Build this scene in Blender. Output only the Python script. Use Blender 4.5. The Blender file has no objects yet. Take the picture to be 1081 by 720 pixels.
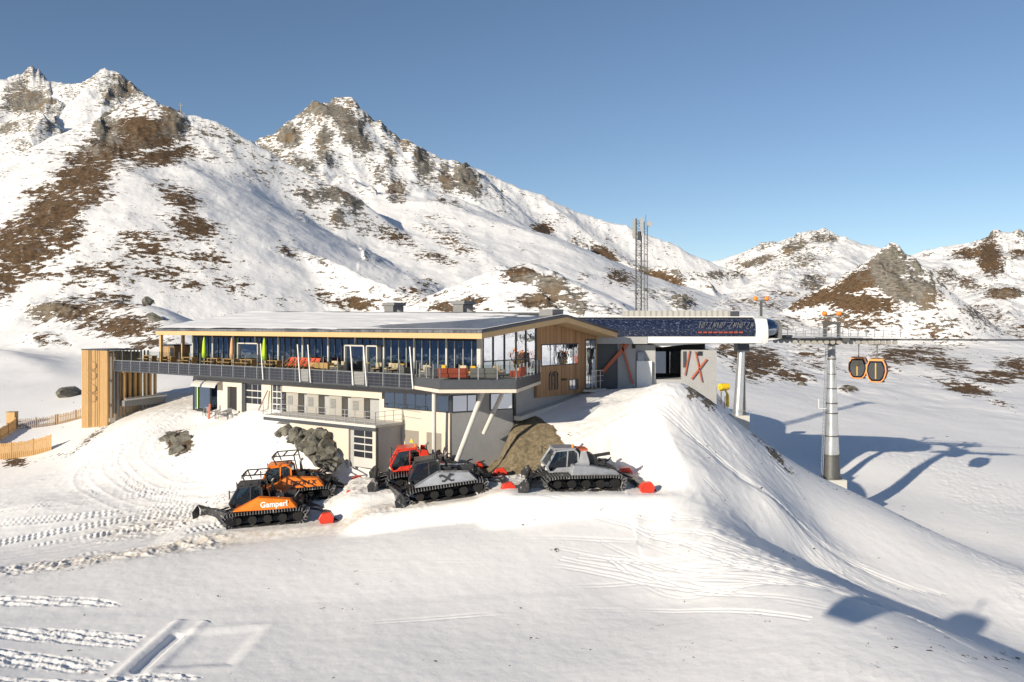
import bpy, bmesh, math, random
import numpy as np
from mathutils import Vector, Matrix, Euler
random.seed(7)
R = math.radians
scene = bpy.context.scene
COL = scene.collection
F = 900.0            # focal length in photograph pixels, used to turn measured angles into metres
def P(px, py, D):    # a point seen at (px, py) and D metres ahead of the camera
    return Vector(((px-540.5)/F*D, D, -(py-343.0)/F*D))

# ------------------------------------------------------------------ materials
def newmat(name):
    m = bpy.data.materials.new(name); m.use_nodes = True
    nt = m.node_tree; nt.nodes.clear()
    out = nt.nodes.new('ShaderNodeOutputMaterial')
    return m, nt, out
def lk(nt, a, b): nt.links.new(a, b)
def N(nt, t, **kw):
    n = nt.nodes.new(t)
    for k, v in kw.items():
        if k.startswith('i_'):
            n.inputs[k[2:].replace('_', ' ')].default_value = v
        else: setattr(n, k, v)
    return n
def math_(nt, op, a, b=None, clamp=False):
    n = nt.nodes.new('ShaderNodeMath'); n.operation = op; n.use_clamp = clamp
    for i, v in enumerate((a, b)):
        if v is None: continue
        if isinstance(v, (int, float)): n.inputs[i].default_value = v
        else: nt.links.new(v, n.inputs[i])
    return n.outputs[0]
def mixc(nt, fac, a, b):
    n = nt.nodes.new('ShaderNodeMix'); n.data_type = 'RGBA'
    for i, v in ((0, fac), (6, a), (7, b)):
        if isinstance(v, (int, float)): n.inputs[i].default_value = v
        elif isinstance(v, tuple): n.inputs[i].default_value = (*v, 1) if len(v) == 3 else v
        else: nt.links.new(v, n.inputs[i])
    return n.outputs[2]
def ramp(nt, fac, p0, p1):
    n = nt.nodes.new('ShaderNodeMapRange'); n.clamp = True
    n.inputs[1].default_value = p0; n.inputs[2].default_value = p1
    nt.links.new(fac, n.inputs[0]); return n.outputs[0]
def noise(nt, vec, scale, detail=4, rough=.55):
    n = nt.nodes.new('ShaderNodeTexNoise'); n.inputs['Scale'].default_value = scale
    n.inputs['Detail'].default_value = detail; n.inputs['Roughness'].default_value = rough
    if vec is not None: nt.links.new(vec, n.inputs['Vector'])
    return n.outputs['Fac']
def mapping(nt, vec, scale=(1,1,1), rot=(0,0,0)):
    n = nt.nodes.new('ShaderNodeMapping'); n.inputs['Scale'].default_value = scale
    n.inputs['Rotation'].default_value = rot; nt.links.new(vec, n.inputs['Vector']); return n.outputs[0]
def bump(nt, h, strength, dist=.1, normal=None):
    n = nt.nodes.new('ShaderNodeBump'); n.inputs['Strength'].default_value = strength
    n.inputs['Distance'].default_value = dist; nt.links.new(h, n.inputs['Height'])
    if normal is not None: nt.links.new(normal, n.inputs['Normal'])
    return n.outputs[0]

def simple(name, col, rough=.6, metal=0, var=.12, scale=3., bmp=0., spec=.5, stretch=(1,1,1)):
    """painted / rendered surface with mild procedural wear"""
    m, nt, out = newmat(name)
    p = N(nt, 'ShaderNodeBsdfPrincipled'); lk(nt, p.outputs[0], out.inputs[0])
    p.inputs['Metallic'].default_value = metal; p.inputs['Specular IOR Level'].default_value = spec
    tc = N(nt, 'ShaderNodeTexCoord'); v = mapping(nt, tc.outputs['Object'], stretch)
    n1 = noise(nt, v, scale, 5, .6); n2 = noise(nt, v, scale*6, 3, .6)
    f = math_(nt, 'MULTIPLY', math_(nt, 'ADD', n1, n2), .5)
    f = ramp(nt, f, .3, .7)
    a = tuple(c*(1-var) for c in col); b = tuple(min(1, c*(1+var)) for c in col)
    lk(nt, mixc(nt, f, a, b), p.inputs['Base Color'])
    r = N(nt, 'ShaderNodeMapRange'); r.inputs[3].default_value = max(.02, rough-.1); r.inputs[4].default_value = min(1, rough+.1)
    lk(nt, n1, r.inputs[0]); lk(nt, r.outputs[0], p.inputs['Roughness'])
    if bmp: lk(nt, bump(nt, n2, bmp, .02), p.inputs['Normal'])
    return m
def boards(name, cols, width, axis='X', rough=.7, gap=.04, grain=1.):
    """vertical timber boards; axis = object-space axis that crosses the boards"""
    m, nt, out = newmat(name)
    p = N(nt, 'ShaderNodeBsdfPrincipled'); lk(nt, p.outputs[0], out.inputs[0]); p.inputs['Roughness'].default_value = rough
    p.inputs['Specular IOR Level'].default_value = .25
    tc = N(nt, 'ShaderNodeTexCoord'); sx = N(nt, 'ShaderNodeSeparateXYZ'); lk(nt, tc.outputs['Object'], sx.inputs[0])
    u = math_(nt, 'DIVIDE', sx.outputs[axis], width); fl = math_(nt, 'FLOOR', u); fr = math_(nt, 'FRACT', u)
    wn = N(nt, 'ShaderNodeTexWhiteNoise'); wn.noise_dimensions = '1D'; lk(nt, fl, wn.inputs['W'])
    cr = N(nt, 'ShaderNodeValToRGB'); e = cr.color_ramp.elements
    e[0].color = (*cols[0], 1); e[1].color = (*cols[-1], 1)
    for i, c in enumerate(cols[1:-1]):
        q = e.new((i+1)/(len(cols)-1)); q.color = (*c, 1)
    lk(nt, wn.outputs['Value'], cr.inputs[0])
    g = noise(nt, mapping(nt, tc.outputs['Object'], (14, 14, 1.2)), 1.5, 5, .65)
    c = mixc(nt, math_(nt, 'MULTIPLY', ramp(nt, g, .4, .75), .45*grain), cr.outputs[0], tuple(x*.5 for x in cols[0]))
    gp = math_(nt, 'LESS_THAN', fr, gap)
    c = mixc(nt, gp, c, (.03, .022, .015)); lk(nt, c, p.inputs['Base Color'])
    lk(nt, bump(nt, math_(nt, 'SUBTRACT', 1., gp), .5, .02), p.inputs['Normal'])
    return m
def glassm(name, tint=(.3, .36, .42), refl=.35, refcol=(.75, .85, 1.)):
    m, nt, out = newmat(name)
    tr = N(nt, 'ShaderNodeBsdfTransparent'); tr.inputs[0].default_value = (*tint, 1)
    gl = N(nt, 'ShaderNodeBsdfGlossy'); gl.inputs['Roughness'].default_value = .03; gl.inputs['Color'].default_value = (*refcol, 1)
    tc = N(nt, 'ShaderNodeTexCoord'); b = bump(nt, noise(nt, tc.outputs['Object'], .8, 3), .05, .3); lk(nt, b, gl.inputs['Normal'])
    lw = N(nt, 'ShaderNodeLayerWeight'); lw.inputs[0].default_value = .5
    f = math_(nt, 'ADD', math_(nt, 'MULTIPLY', lw.outputs['Facing'], .5), refl, True)
    mx = N(nt, 'ShaderNodeMixShader'); lk(nt, f, mx.inputs[0]); lk(nt, tr.outputs[0], mx.inputs[1]); lk(nt, gl.outputs[0], mx.inputs[2])
    lk(nt, mx.outputs[0], out.inputs[0]); return m

# ------------------------------------------------------------------ mesh builder
class MB:
    def __init__(s): s.v = []; s.f = []; s.smooth = False
    def box(s, x0, x1, y0, y1, z0, z1, M=None, taper=None):
        i = len(s.v)
        vs = [(x0,y0,z0),(x1,y0,z0),(x1,y1,z0),(x0,y1,z0),(x0,y0,z1),(x1,y0,z1),(x1,y1,z1),(x0,y1,z1)]
        if M is not None: vs = [tuple(M @ Vector(v)) for v in vs]
        s.v += vs
        s.f += [tuple(i+k for k in q) for q in ((0,3,2,1),(4,5,6,7),(0,1,5,4),(1,2,6,5),(2,3,7,6),(3,0,4,7))]
        return s
    def bar(s, p, q, w, h=None, up=(0,0,1)):
        """box section bar from p to q"""
        h = h or w; p = Vector(p); q = Vector(q); d = (q-p)
        if d.length < 1e-6: return s
        d.normalize(); u = Vector(up)
        if abs(d.dot(u)) > .98: u = Vector((1,0,0))
        x = d.cross(u).normalized(); y = x.cross(d)
        i = len(s.v)
        for o in (p, q):
            for a, b in ((-1,-1),(1,-1),(1,1),(-1,1)): s.v.append(tuple(o + x*a*w/2 + y*b*h/2))
        s.f += [tuple(i+k for k in q_) for q_ in ((0,1,2,3),(7,6,5,4),(0,4,5,1),(1,5,6,2),(2,6,7,3),(3,7,4,0))]
        return s
    def tube(s, pts, r, n=8, cap=True):
        """round tube through pts; r number or list"""
        pts = [Vector(p) for p in pts]; rs = r if isinstance(r, (list, tuple)) else [r]*len(pts)
        i0 = len(s.v)
        for k, p in enumerate(pts):
            d = (pts[min(k+1, len(pts)-1)] - pts[max(k-1, 0)]).normalized()
            u = Vector((0,0,1)) if abs(d.z) < .95 else Vector((1,0,0))
            x = d.cross(u).normalized(); y = x.cross(d)
            for j in range(n):
                a = 2*math.pi*j/n; s.v.append(tuple(p + x*math.cos(a)*rs[k] + y*math.sin(a)*rs[k]))
        for k in range(len(pts)-1):
            for j in range(n):
                a = i0+k*n+j; b = i0+k*n+(j+1)%n; s.f.append((a, b, b+n, a+n))
        if cap:
            s.f.append(tuple(i0+j for j in reversed(range(n)))); s.f.append(tuple(i0+(len(pts)-1)*n+j for j in range(n)))
        return s
    def prism(s, poly, z0, z1, M=None):
        """poly [(x,y)] counter-clockwise, extruded z0..z1 (z0,z1 numbers)"""
        i = len(s.v); n = len(poly)
        vs = [(x, y, z0) for x, y in poly] + [(x, y, z1) for x, y in poly]
        if M is not None: vs = [tuple(M @ Vector(v)) for v in vs]
        s.v += vs
        s.f.append(tuple(i+k for k in reversed(range(n)))); s.f.append(tuple(i+n+k for k in range(n)))
        for k in range(n): s.f.append((i+k, i+(k+1)%n, i+n+(k+1)%n, i+n+k))
        return s
    def side(s, poly, y0, y1):
        """profile poly [(x,z)] extruded along y"""
        i = len(s.v); n = len(poly)
        s.v += [(x, y0, z) for x, z in poly] + [(x, y1, z) for x, z in poly]
        s.f.append(tuple(i+k for k in range(n))); s.f.append(tuple(i+n+k for k in reversed(range(n))))
        for k in range(n): s.f.append((i+(k+1)%n, i+k, i+n+k, i+n+(k+1)%n))
        return s
    def quad(s, a, b, c, d):
        i = len(s.v); s.v += [tuple(a), tuple(b), tuple(c), tuple(d)]; s.f.append((i, i+1, i+2, i+3)); return s
    def ball(s, c, r, nu=12, nv=8, sc=(1,1,1)):
        i = len(s.v); c = Vector(c)
        for a in range(1, nv):
            t = math.pi*a/nv
            for b in range(nu):
                f = 2*math.pi*b/nu
                s.v.append((c.x+r*sc[0]*math.sin(t)*math.cos(f), c.y+r*sc[1]*math.sin(t)*math.sin(f), c.z+r*sc[2]*math.cos(t)))
        s.v.append((c.x, c.y, c.z+r*sc[2])); s.v.append((c.x, c.y, c.z-r*sc[2]))
        top = i+(nv-1)*nu; bot = top+1
        for b in range(nu):
            s.f.append((top, i+b, i+(b+1)%nu)); e = i+(nv-2)*nu; s.f.append((bot, e+(b+1)%nu, e+b))
            for a in range(nv-2):
                p = i+a*nu; s.f.append((p+b, p+nu+b, p+nu+(b+1)%nu, p+(b+1)%nu))
        return s
    def build(s, name, mat, parent=None, smooth=False, bevel=0, loc=None, rot=None):
        me = bpy.data.meshes.new(name); me.from_pydata(s.v, [], s.f); me.update()
        bm = bmesh.new(); bm.from_mesh(me); bmesh.ops.recalc_face_normals(bm, faces=bm.faces); bm.to_mesh(me); bm.free()
        if smooth:
            for p in me.polygons: p.use_smooth = True
        if mat: me.materials.append(mat)
        o = bpy.data.objects.new(name, me); COL.objects.link(o)
        if parent: o.parent = parent
        if loc is not None: o.location = loc
        if rot is not None: o.rotation_euler = rot
        if bevel:
            b = o.modifiers.new('bevel', 'BEVEL'); b.width = bevel; b.segments = 2; b.limit_method = 'ANGLE'
        if smooth:
            try: me.set_sharp_from_angle(angle=R(38))
            except Exception: pass
        return o
def tag(o, label=None, cat=None, group=None, kind=None):
    for k, v in (('label', label), ('category', cat), ('group', group), ('kind', kind)):
        if v: o[k] = v
    return o
def thing(name, label, cat, loc=(0,0,0), rz=0, group=None, rot=None):
    o = bpy.data.objects.new(name, None); COL.objects.link(o); o.location = loc
    o.rotation_euler = rot if rot else (0, 0, rz); o.empty_display_size = .5
    return tag(o, label, cat, group)
def copy_tree(o, parent=None):
    c = o.copy(); COL.objects.link(c); c.parent = parent
    for ch in list(KIDS(o)): copy_tree(ch, c)
    return c
def KIDS(o): return [c for c in bpy.data.objects if c.parent == o]
FONT = None
def text_mesh(name, body, size, mat, parent, loc, rot, extrude=.01, shear=0, bold=.0):
    cu = bpy.data.curves.new(name, 'FONT'); cu.body = body; cu.size = size; cu.extrude = extrude; cu.shear = shear; cu.offset = bold
    cu.align_x = 'CENTER'; cu.align_y = 'CENTER'
    t = bpy.data.objects.new('tmp', cu); COL.objects.link(t)
    dg = bpy.context.evaluated_depsgraph_get(); me = bpy.data.meshes.new_from_object(t.evaluated_get(dg))
    bpy.data.objects.remove(t); me.name = name; me.materials.clear(); me.materials.append(mat)
    o = bpy.data.objects.new(name, me); COL.objects.link(o); o.parent = parent; o.location = loc; o.rotation_euler = rot
    return o
QUAL = .9
SUN_EL = 19.; SUN_E = 4.4; SUN_COL = (1., .895, .73); SKY = (.078, 1., .25, 2.0); EXPO = .47
LAMBDA = 2.
# ------------------------------------------------------------------ camera, sun, sky
cam = bpy.data.cameras.new('camera'); camo = bpy.data.objects.new('camera', cam); COL.objects.link(camo)
camo.location = (0, 0, 0); camo.rotation_euler = (R(90), 0, 0)
cam.sensor_width = 36; cam.lens = F/1081*36; cam.shift_y = -17/1081; cam.clip_end = 8000; cam.clip_start = .5
scene.camera = camo
SUN_DIR = Vector((-.66, -.75, 0)).normalized(); EL = R(SUN_EL)
to_sun = Vector((SUN_DIR.x*math.cos(EL), SUN_DIR.y*math.cos(EL), math.sin(EL)))
sl = bpy.data.lights.new('sun', 'SUN'); sl.energy = SUN_E; sl.angle = R(.5); sl.color = SUN_COL
so = bpy.data.objects.new('sun', sl); COL.objects.link(so); so.rotation_euler = to_sun.to_track_quat('Z', 'Y').to_euler()
w = bpy.data.worlds.new('World'); scene.world = w; w.use_nodes = True
nt = w.node_tree; bg = nt.nodes['Background']
sky = nt.nodes.new('ShaderNodeTexSky'); sky.sky_type = 'NISHITA'; sky.sun_disc = False
sky.sun_elevation = EL; sky.sun_rotation = math.atan2(to_sun.x, to_sun.y)
sky.altitude = 2000; sky.air_density = SKY[1]; sky.dust_density = SKY[2]; sky.ozone_density = SKY[3]
nt.links.new(sky.outputs[0], bg.inputs[0]); bg.inputs[1].default_value = SKY[0]
scene.view_settings.view_transform = 'Standard'; scene.view_settings.look = 'None'; scene.view_settings.exposure = EXPO
scene.view_settings.gamma = 1; scene.view_settings.use_curve_mapping = False
scene.cycles.max_bounces = 6; scene.cycles.diffuse_bounces = 3; scene.cycles.glossy_bounces = 3; scene.cycles.transparent_max_bounces = 12
scene.cycles.use_adaptive_sampling = True; scene.cycles.adaptive_threshold = .02
scene.cycles.use_denoising = True

# ------------------------------------------------------------------ numpy noise
def _h(ix, iy, seed):
    n = (ix.astype(np.int64)*374761393 + iy.astype(np.int64)*668265263 + seed*1442695041) & 0xffffffff
    n = ((n ^ (n >> 13))*1274126177) & 0xffffffff
    return ((n ^ (n >> 16)) & 0xffff)/65535.0
def vnoise(x, y, seed=0):
    ix = np.floor(x); iy = np.floor(y); fx = x-ix; fy = y-iy
    u = fx*fx*fx*(fx*(fx*6-15)+10); v = fy*fy*fy*(fy*(fy*6-15)+10)
    a = _h(ix, iy, seed); b = _h(ix+1, iy, seed); c = _h(ix, iy+1, seed); d = _h(ix+1, iy+1, seed)
    return (a+(b-a)*u)*(1-v) + (c+(d-c)*u)*v - .5
def fbm(x, y, wl, octv=5, gain=.5, seed=0):
    s = 0; amp = 1
    for k in range(octv):
        ca, sa = math.cos(k*.7), math.sin(k*.7)
        s = s + amp*vnoise((x*ca-y*sa)/wl+k*17.3, (x*sa+y*ca)/wl-k*9.1, seed+k); amp *= gain; wl *= .5
    return s
def ridged(x, y, wl, octv=5, gain=.5, seed=0):
    s = 0; amp = 1
    for k in range(octv):
        ca, sa = math.cos(k*.9+.4), math.sin(k*.9+.4)
        s = s + amp*(.5-2*np.abs(vnoise((x*ca-y*sa)/wl+k*7.3, (x*sa+y*ca)/wl-k*5.1, seed+k))); amp *= gain; wl *= .5
    return s
def sstep(a, b, x):
    t = np.clip((x-a)/(b-a), 0, 1); return t*t*(3-2*t)

# ------------------------------------------------------------------ near terrain: measured spot heights
SPOT = [ # (px, py, D)
 # foreground slope
 (-200,760,32),(0,740,36),(200,740,36),(400,740,36),(540,740,36),(700,740,35.5),(860,740,34),(1000,745,33.5),(1150,760,34),(1280,780,36),
 (-200,640,46),(0,640,47),(150,640,47),(300,640,47),(450,635,47.5),(600,630,48),(720,640,46.5),
 (-200,600,54),(0,602,54),(150,590,54.5),(300,580,55),(450,570,55),(600,560,56),(700,560,55.5),
 # road across the left and cat terrace
 (-100,585,62),(0,578,62),(80,568,62.5),(170,562,62.5),(240,558,62.5),(320,552,62.3),(420,540,62.3),(500,532,62.3),(560,524,61.5),(610,520,60.6),(670,517,59.8),
 (300,532,66.5),(380,521,66.5),(440,512,66.5),(560,505,66),(250,538,67),(460,508,67),
 (160,530,70),(100,540,68),(40,530,70),
 # road climbing to the underpass
 (190,500,75),(130,490,78),(160,460,84),(210,447,86),(150,440,90),(120,452,92),(180,428,94),(195,424,99),(160,418,104),(240,425,92),
 (110,470,86),(90,476,88),(60,500,82),(20,510,80),(70,520,74),
 (-60,520,82),
 # flat fenced bay on the left (lower)
 (0,478,95),(40,476,95),(80,456,98),(0,452,106),(60,448,106),(-80,480,98),(-80,455,108),
 # beside the rock patches and terrace
 (250,440,84),(275,445,80),(250,465,77),(290,455,77),(310,470,73),(330,492,70.5),(200,482,77),(260,495,72),
 # ledge of the cafe court
 (222,432,86),(262,432,82),
 # garage yard
 (345,496,70),(375,498,68.5),(398,497,67.6),(430,490,69),(468,487,67.5),
 # excavated bank
 (485,490,66.5),(520,492,65.8),(560,492,65.5),(590,488,65.5),(500,468,69.5),(530,452,71),(548,442,72),(570,450,70),(590,455,69),(600,440,71.5),
 (620,470,65.5),(640,492,62.5),(660,468,64.5),
 # plateau before the station
 (575,434,73.5),(600,425,76),(616,417,80),(640,411,80),(670,411,80),(610,408,92),(680,409,84),(720,409,86),(690,400,95),(660,425,73),
 (630,440,70),(640,425,72.5),
 # mound
 (680,410,73),(705,408,70),(725,408,71),(740,415,74),(757,432,79),(700,430,67.5),(680,450,65.5),(720,455,66),(740,490,62.5),(690,480,62.2),(760,468,67.5),
 # ridge
 (779,450,83),(800,460,83),(820,477,82),(850,500,82),(880,515,82.5),(915,526,79.5),(945,541,77),(980,558,74),(1010,573,71),(1045,590,68.5),(1081,606,66),(1180,655,60),(690,409,81),(725,409,81),
 # flank of ridge (sun side)
 (780,500,65),(820,530,63.5),(870,560,67),(940,590,65.5),(1000,618,63),(1081,652,60),
 # gully
 (700,500,60.8),(750,532,58.8),(800,565,59.8),(850,592,61.5),(900,616,60),(950,638,58.5),(1000,658,57),(1081,692,54.5),(1180,725,52),
 # crest of the front hump
 (690,514,59.3),(740,553,54.6),(790,588,50.2),(840,615,46),(900,645,42.2),(960,676,39.4),(1030,705,37),
 # behind the building
 (300,405,110),(420,400,105),(500,395,105),(560,395,105),(350,385,140),(200,395,130),(500,378,140),
 (640,385,130),(740,393,110),
]
SPOTW = [ # explicit X, Y, Z beyond the ridge and on the piste
 (25,94,-15.4),(31,100,-18),(38,94,-19.2),(52,84,-21.6),(59,79,-22.4),(68,72,-23.4),(36,84,-19.2),(40.5,79,-20.5),(46,74,-21.6),(52,70,-22.6),(45,90,-20.4),(60,95,-20.8),(45,112,-17.6),(67,112,-18.5),(70,135,-18.3),(54,135,-17.2),
 (92,110,-20.2),(100,88,-22.9),(108,140,-20.3),(38,125,-16.2),(31,115,-15.8),(33,150,-16.5),(60,160,-18.2),(112,160,-19.8),(140,120,-21),(140,80,-23.5),(120,50,-25),(80,50,-23.5),
 (-120,60,-16),(-120,90,-13),(-120,130,-8),(-60,130,-9),(-90,150,-8),(0,150,-6.5),
 (-60,20,-17.5),(60,20,-19.5),(0,10,-18.5),(0,22,-17.8),(-60,-40,-20),(60,-40,-24),(140,0,-26),(-140,0,-18),(0,-60,-22),
]
pts = [P(*s) for s in SPOT] + [Vector(s) for s in SPOTW]
C = np.array([(p.x, p.y) for p in pts]); Zc = np.array([p.z for p in pts])
def _phi(d2): return .5*d2*np.log(d2+1e-6)
def _fit():
    n = len(C); d2 = ((C[:, None]-C[None])**2).sum(-1); A = np.zeros((n+3, n+3))
    A[:n, :n] = _phi(d2) + np.eye(n)*LAMBDA; A[:n, n] = 1; A[:n, n+1:] = C; A[n, :n] = 1; A[n+1:, :n] = C.T
    return np.linalg.solve(A, np.concatenate([Zc, [0, 0, 0]]))
WT = _fit()
def near_h(X, Y):
    sh = X.shape; X = X.ravel(); Y = Y.ravel(); o = np.empty(len(X))
    for i in range(0, len(X), 40000):
        x = X[i:i+40000]; y = Y[i:i+40000]
        d2 = (x[:, None]-C[None, :, 0])**2 + (y[:, None]-C[None, :, 1])**2
        o[i:i+40000] = _phi(d2) @ WT[:len(C)] + WT[-3] + WT[-2]*x + WT[-1]*y
    return o.reshape(sh)

# level standings pressed into the snow under the parked machines: px, py, D, heading, nose-down slope, roll
STAND = [(283,548,62.6,8,.05,.02),(314,525,66.6,6,.07,.03),(470,521,62.6,7,.12,.03),(447,508,66.5,8,.05,.03),(609,512,62.0,9,-.02,.03)]
def pads(X, Y, z):
    for px, py, D_, hd, pit, rol in [(388,523,64.6,8,.08,.03)]+STAND:
        p = P(px, py, D_); a = math.radians(180+hd); c, s = math.cos(a), math.sin(a)
        u = (X-p.x)*c+(Y-p.y)*s; v = -(X-p.x)*s+(Y-p.y)*c
        m = (np.abs(u) < 8) & (np.abs(v) < 5)
        if m.any():
            w_ = (1-sstep(5., 7.8, np.abs(u[m])))*(1-sstep(3.0, 4.9, np.abs(v[m])))
            z[m] = z[m]*(1-w_)+w_*(p.z-pit*u[m]-rol*v[m])
    return z
# ------------------------------------------------------------------ mountains: crest lines
def PL(*p): return [P(*q) for q in p]
RIDGES = [ # crest line, side slope, rounding, roughness
 (PL((-900,60,800),(-500,30,760),(-250,90,740),(-60,110,720),(0,88,700),(14,86,700),(30,84,700),(60,92,700),(80,95,700),(100,92,700),(114,76,700),(126,88,690),(150,103,680),(172,113,665),(196,136,640),(225,160,600),(260,185,560)), .8, 3, 1.),
 (PL((60,95,700),(48,140,600),(40,175,540),(60,205,480)), .75, 14, 1.),
 (PL((205,152,450),(240,153,455),(296,155,460),(306,138,470),(318,132,480),(332,121,480),(348,118,480),(368,121,480),(384,131,478),(400,140,475),(430,156,470),(452,170,465),(470,177,465),(478,184,462),(488,178,460),(496,188,458),(512,210,455),(540,231,450),(575,247,445),(600,259,440),(640,280,430),(690,290,420),(715,294,410),(740,300,400)), .78, 2.5, 1.),
 (PL((300,158,455),(335,168,435),(360,190,415),(400,212,395),(450,240,365),(500,265,335),(545,290,300)), .62, 3, .6),
 (PL((430,158,470),(425,200,430),(440,225,400)), .4, 12, .7),
 (PL((130,124,335),(150,118,332),(170,114,330),(186,120,330),(196,145,325),(204,165,320),(232,200,300),(270,240,278),(320,268,262),(380,295,245),(440,320,230)), .8, 2, .7),
 (PL((130,124,335),(100,140,320),(60,165,300),(20,205,280),(-30,260,262),(-90,330,240)), .62, 6, 1.),
 (PL((186,120,330),(170,160,310),(150,215,275),(120,270,240),(80,320,205)), .6, 14, .8),
 (PL((262,160,450),(300,195,400),(345,245,330),(390,280,280)), .5, 8, .5),
 (PL((700,294,600),(760,290,600),(800,267,600),(846,251,600),(870,249,600),(900,262,600),(930,272,620),(960,276,640),(1000,265,640),(1030,256,640),(1060,256,640),(1100,262,640),(1300,230,660),(1800,150,700),(2600,60,760)), .6, 8, 1.),
 (PL((860,249,600),(840,290,500),(800,310,420),(760,325,340)), .38, 20, .7),
 (PL((1030,256,640),(1050,300,500),(1070,330,400),(1040,360,300)), .4, 20, .8),
 (PL((850,318,335),(886,303,332),(905,290,330),(922,284,328),(932,272,328),(944,268,328),(952,273,327),(962,288,325),(978,305,322),(992,328,315),(1000,345,300)), .85, 3, .9),
 (PL((470,322,215),(500,302,222),(530,289,225),(560,286,225),(588,296,220),(600,315,212),(650,334,195)), .55, 5, 1.),
 (PL((40,322,215),(75,312,210),(105,322,200),(150,322,185),(180,334,172),(200,350,160)), .5, 4, 1.1),
 (PL((-120,345,160),(-40,362,152),(0,372,146),(30,392,138),(62,420,126)), .5, 2, .3),
 (PL((-120,310,260),(-60,322,250),(0,326,235),(40,338,210),(88,366,180)), .5, 3, .3),
]
RIDGES += [([Vector(q) for q in ((-330,60,40),(-420,-60,95),(-380,-220,70),(-500,-500,120))], .6, 6, 1.), ([Vector(q) for q in ((430,330,40),(420,200,75),(520,60,110),(480,-150,90),(560,-400,120))], .55, 6, 1.)]
RD = [(np.array([(p.x, p.y, p.z) for p in pl]), s, c, r) for pl, s, c, r in RIDGES]
def ridge_h(X, Y, pl, s, c):
    best = np.full(X.shape, -1e9); crest = np.zeros(X.shape)
    for a, b in zip(pl[:-1], pl[1:]):
        dx, dy, dz = b-a; L2 = dx*dx+dy*dy
        t = np.clip(((X-a[0])*dx+(Y-a[1])*dy)/L2, 0, 1)
        d = np.hypot(X-a[0]-t*dx, Y-a[1]-t*dy)
        v = a[2]+t*dz - s*(np.sqrt(d*d+c*c)-c); m = v > best
        best = np.where(m, v, best); crest = np.where(m, d, crest)
    return best, crest
def smax(a, b, k):
    h = np.clip(.5+.5*(a-b)/k, 0, 1); return b+(a-b)*h+k*h*(1-h)
def far_base(X, Y):
    r = np.hypot(X, Y); th = np.arctan2(X, Y)
    z = np.interp(th, [-3.2, -1.2, -.55, -.2, .12, .35, .6, 1.0, 2., 3.2], [-25, -14, -9, -6, -9, -15.5, -20, -24, -28, -28])
    return z + np.interp(r, [0, 120, 220, 330, 600, 3000], [0, 0, 4, 12, 10, 0])
BX, BY = -2.4, 67.5
def ab(X, Y): return (X-BX)*.8-(Y-BY)*.6, (X-BX)*.6+(Y-BY)*.8
def seg_d(X, Y, pl):
    """distance to polyline, arclength along it and signed side offset (exact only within 8 m of it)"""
    box = (X > pl[:, 0].min()-8) & (X < pl[:, 0].max()+8) & (Y > pl[:, 1].min()-8) & (Y < pl[:, 1].max()+8)
    if X.ndim == 2 or not box.all():
        B = np.full(X.shape, 1e3); A_ = np.zeros(X.shape); S_ = np.full(X.shape, 1e3)
        if box.any(): B[box], A_[box], S_[box] = seg_d(X[box], Y[box], pl) if X.ndim == 2 else _seg(X[box], Y[box], pl)
        return B, A_, S_
    return _seg(X, Y, pl)
def _seg(X, Y, pl):
    best = np.full(X.shape, 1e9); al = np.zeros(X.shape); sd = np.zeros(X.shape); acc = 0
    for a, b in zip(pl[:-1], pl[1:]):
        dx, dy = b[0]-a[0], b[1]-a[1]; L = math.hypot(dx, dy)
        t = np.clip(((X-a[0])*dx+(Y-a[1])*dy)/L/L, 0, 1); ox = X-a[0]-t*dx; oy = Y-a[1]-t*dy
        d = np.hypot(ox, oy); m = d < best
        best = np.where(m, d, best); al = np.where(m, acc+t*L, al); sd = np.where(m, (dx*oy-dy*ox)/L, sd); acc += L
    return best, al, sd
def smooth_pl(p, n=6):
    p = np.array(p, float); out = []
    for i in range(len(p)-1):
        a = p[max(i-1, 0)]; b = p[i]; c = p[i+1]; d = p[min(i+2, len(p)-1)]
        for k in range(n):
            t = k/n; out.append(.5*((2*b)+(c-a)*t+(2*a-5*b+4*c-d)*t*t+(3*b-a-3*c+d)*t**3))
    out.append(p[-1]); return np.array(out)
def XY(*q): return smooth_pl([tuple(P(*s))[:2] for s in q])
TRACKS = [ # caterpillar tracks: centre line, tread width
 (XY((-60,600,55),(60,585,57.5),(150,570,60),(240,556,63)), 1.3),
 (XY((-60,580,60),(60,566,63),(140,556,65),(230,545,66)), 1.3),
 (XY((-40,590,58),(60,575,60.5),(150,562,62.5)), 1.2),
 (XY((240,540,67),(180,535,69),(130,520,72),(105,495,78),(120,470,83),(160,448,88),(190,432,93)), 1.1),
 (XY((260,532,69),(200,527,71),(160,512,74),(135,490,79),(145,466,84),(175,446,88.5),(200,430,93)), 1.1),
 (XY((0,545,68),(80,540,68.5),(150,530,70),(215,528,70)), 1.2),
]
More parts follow.
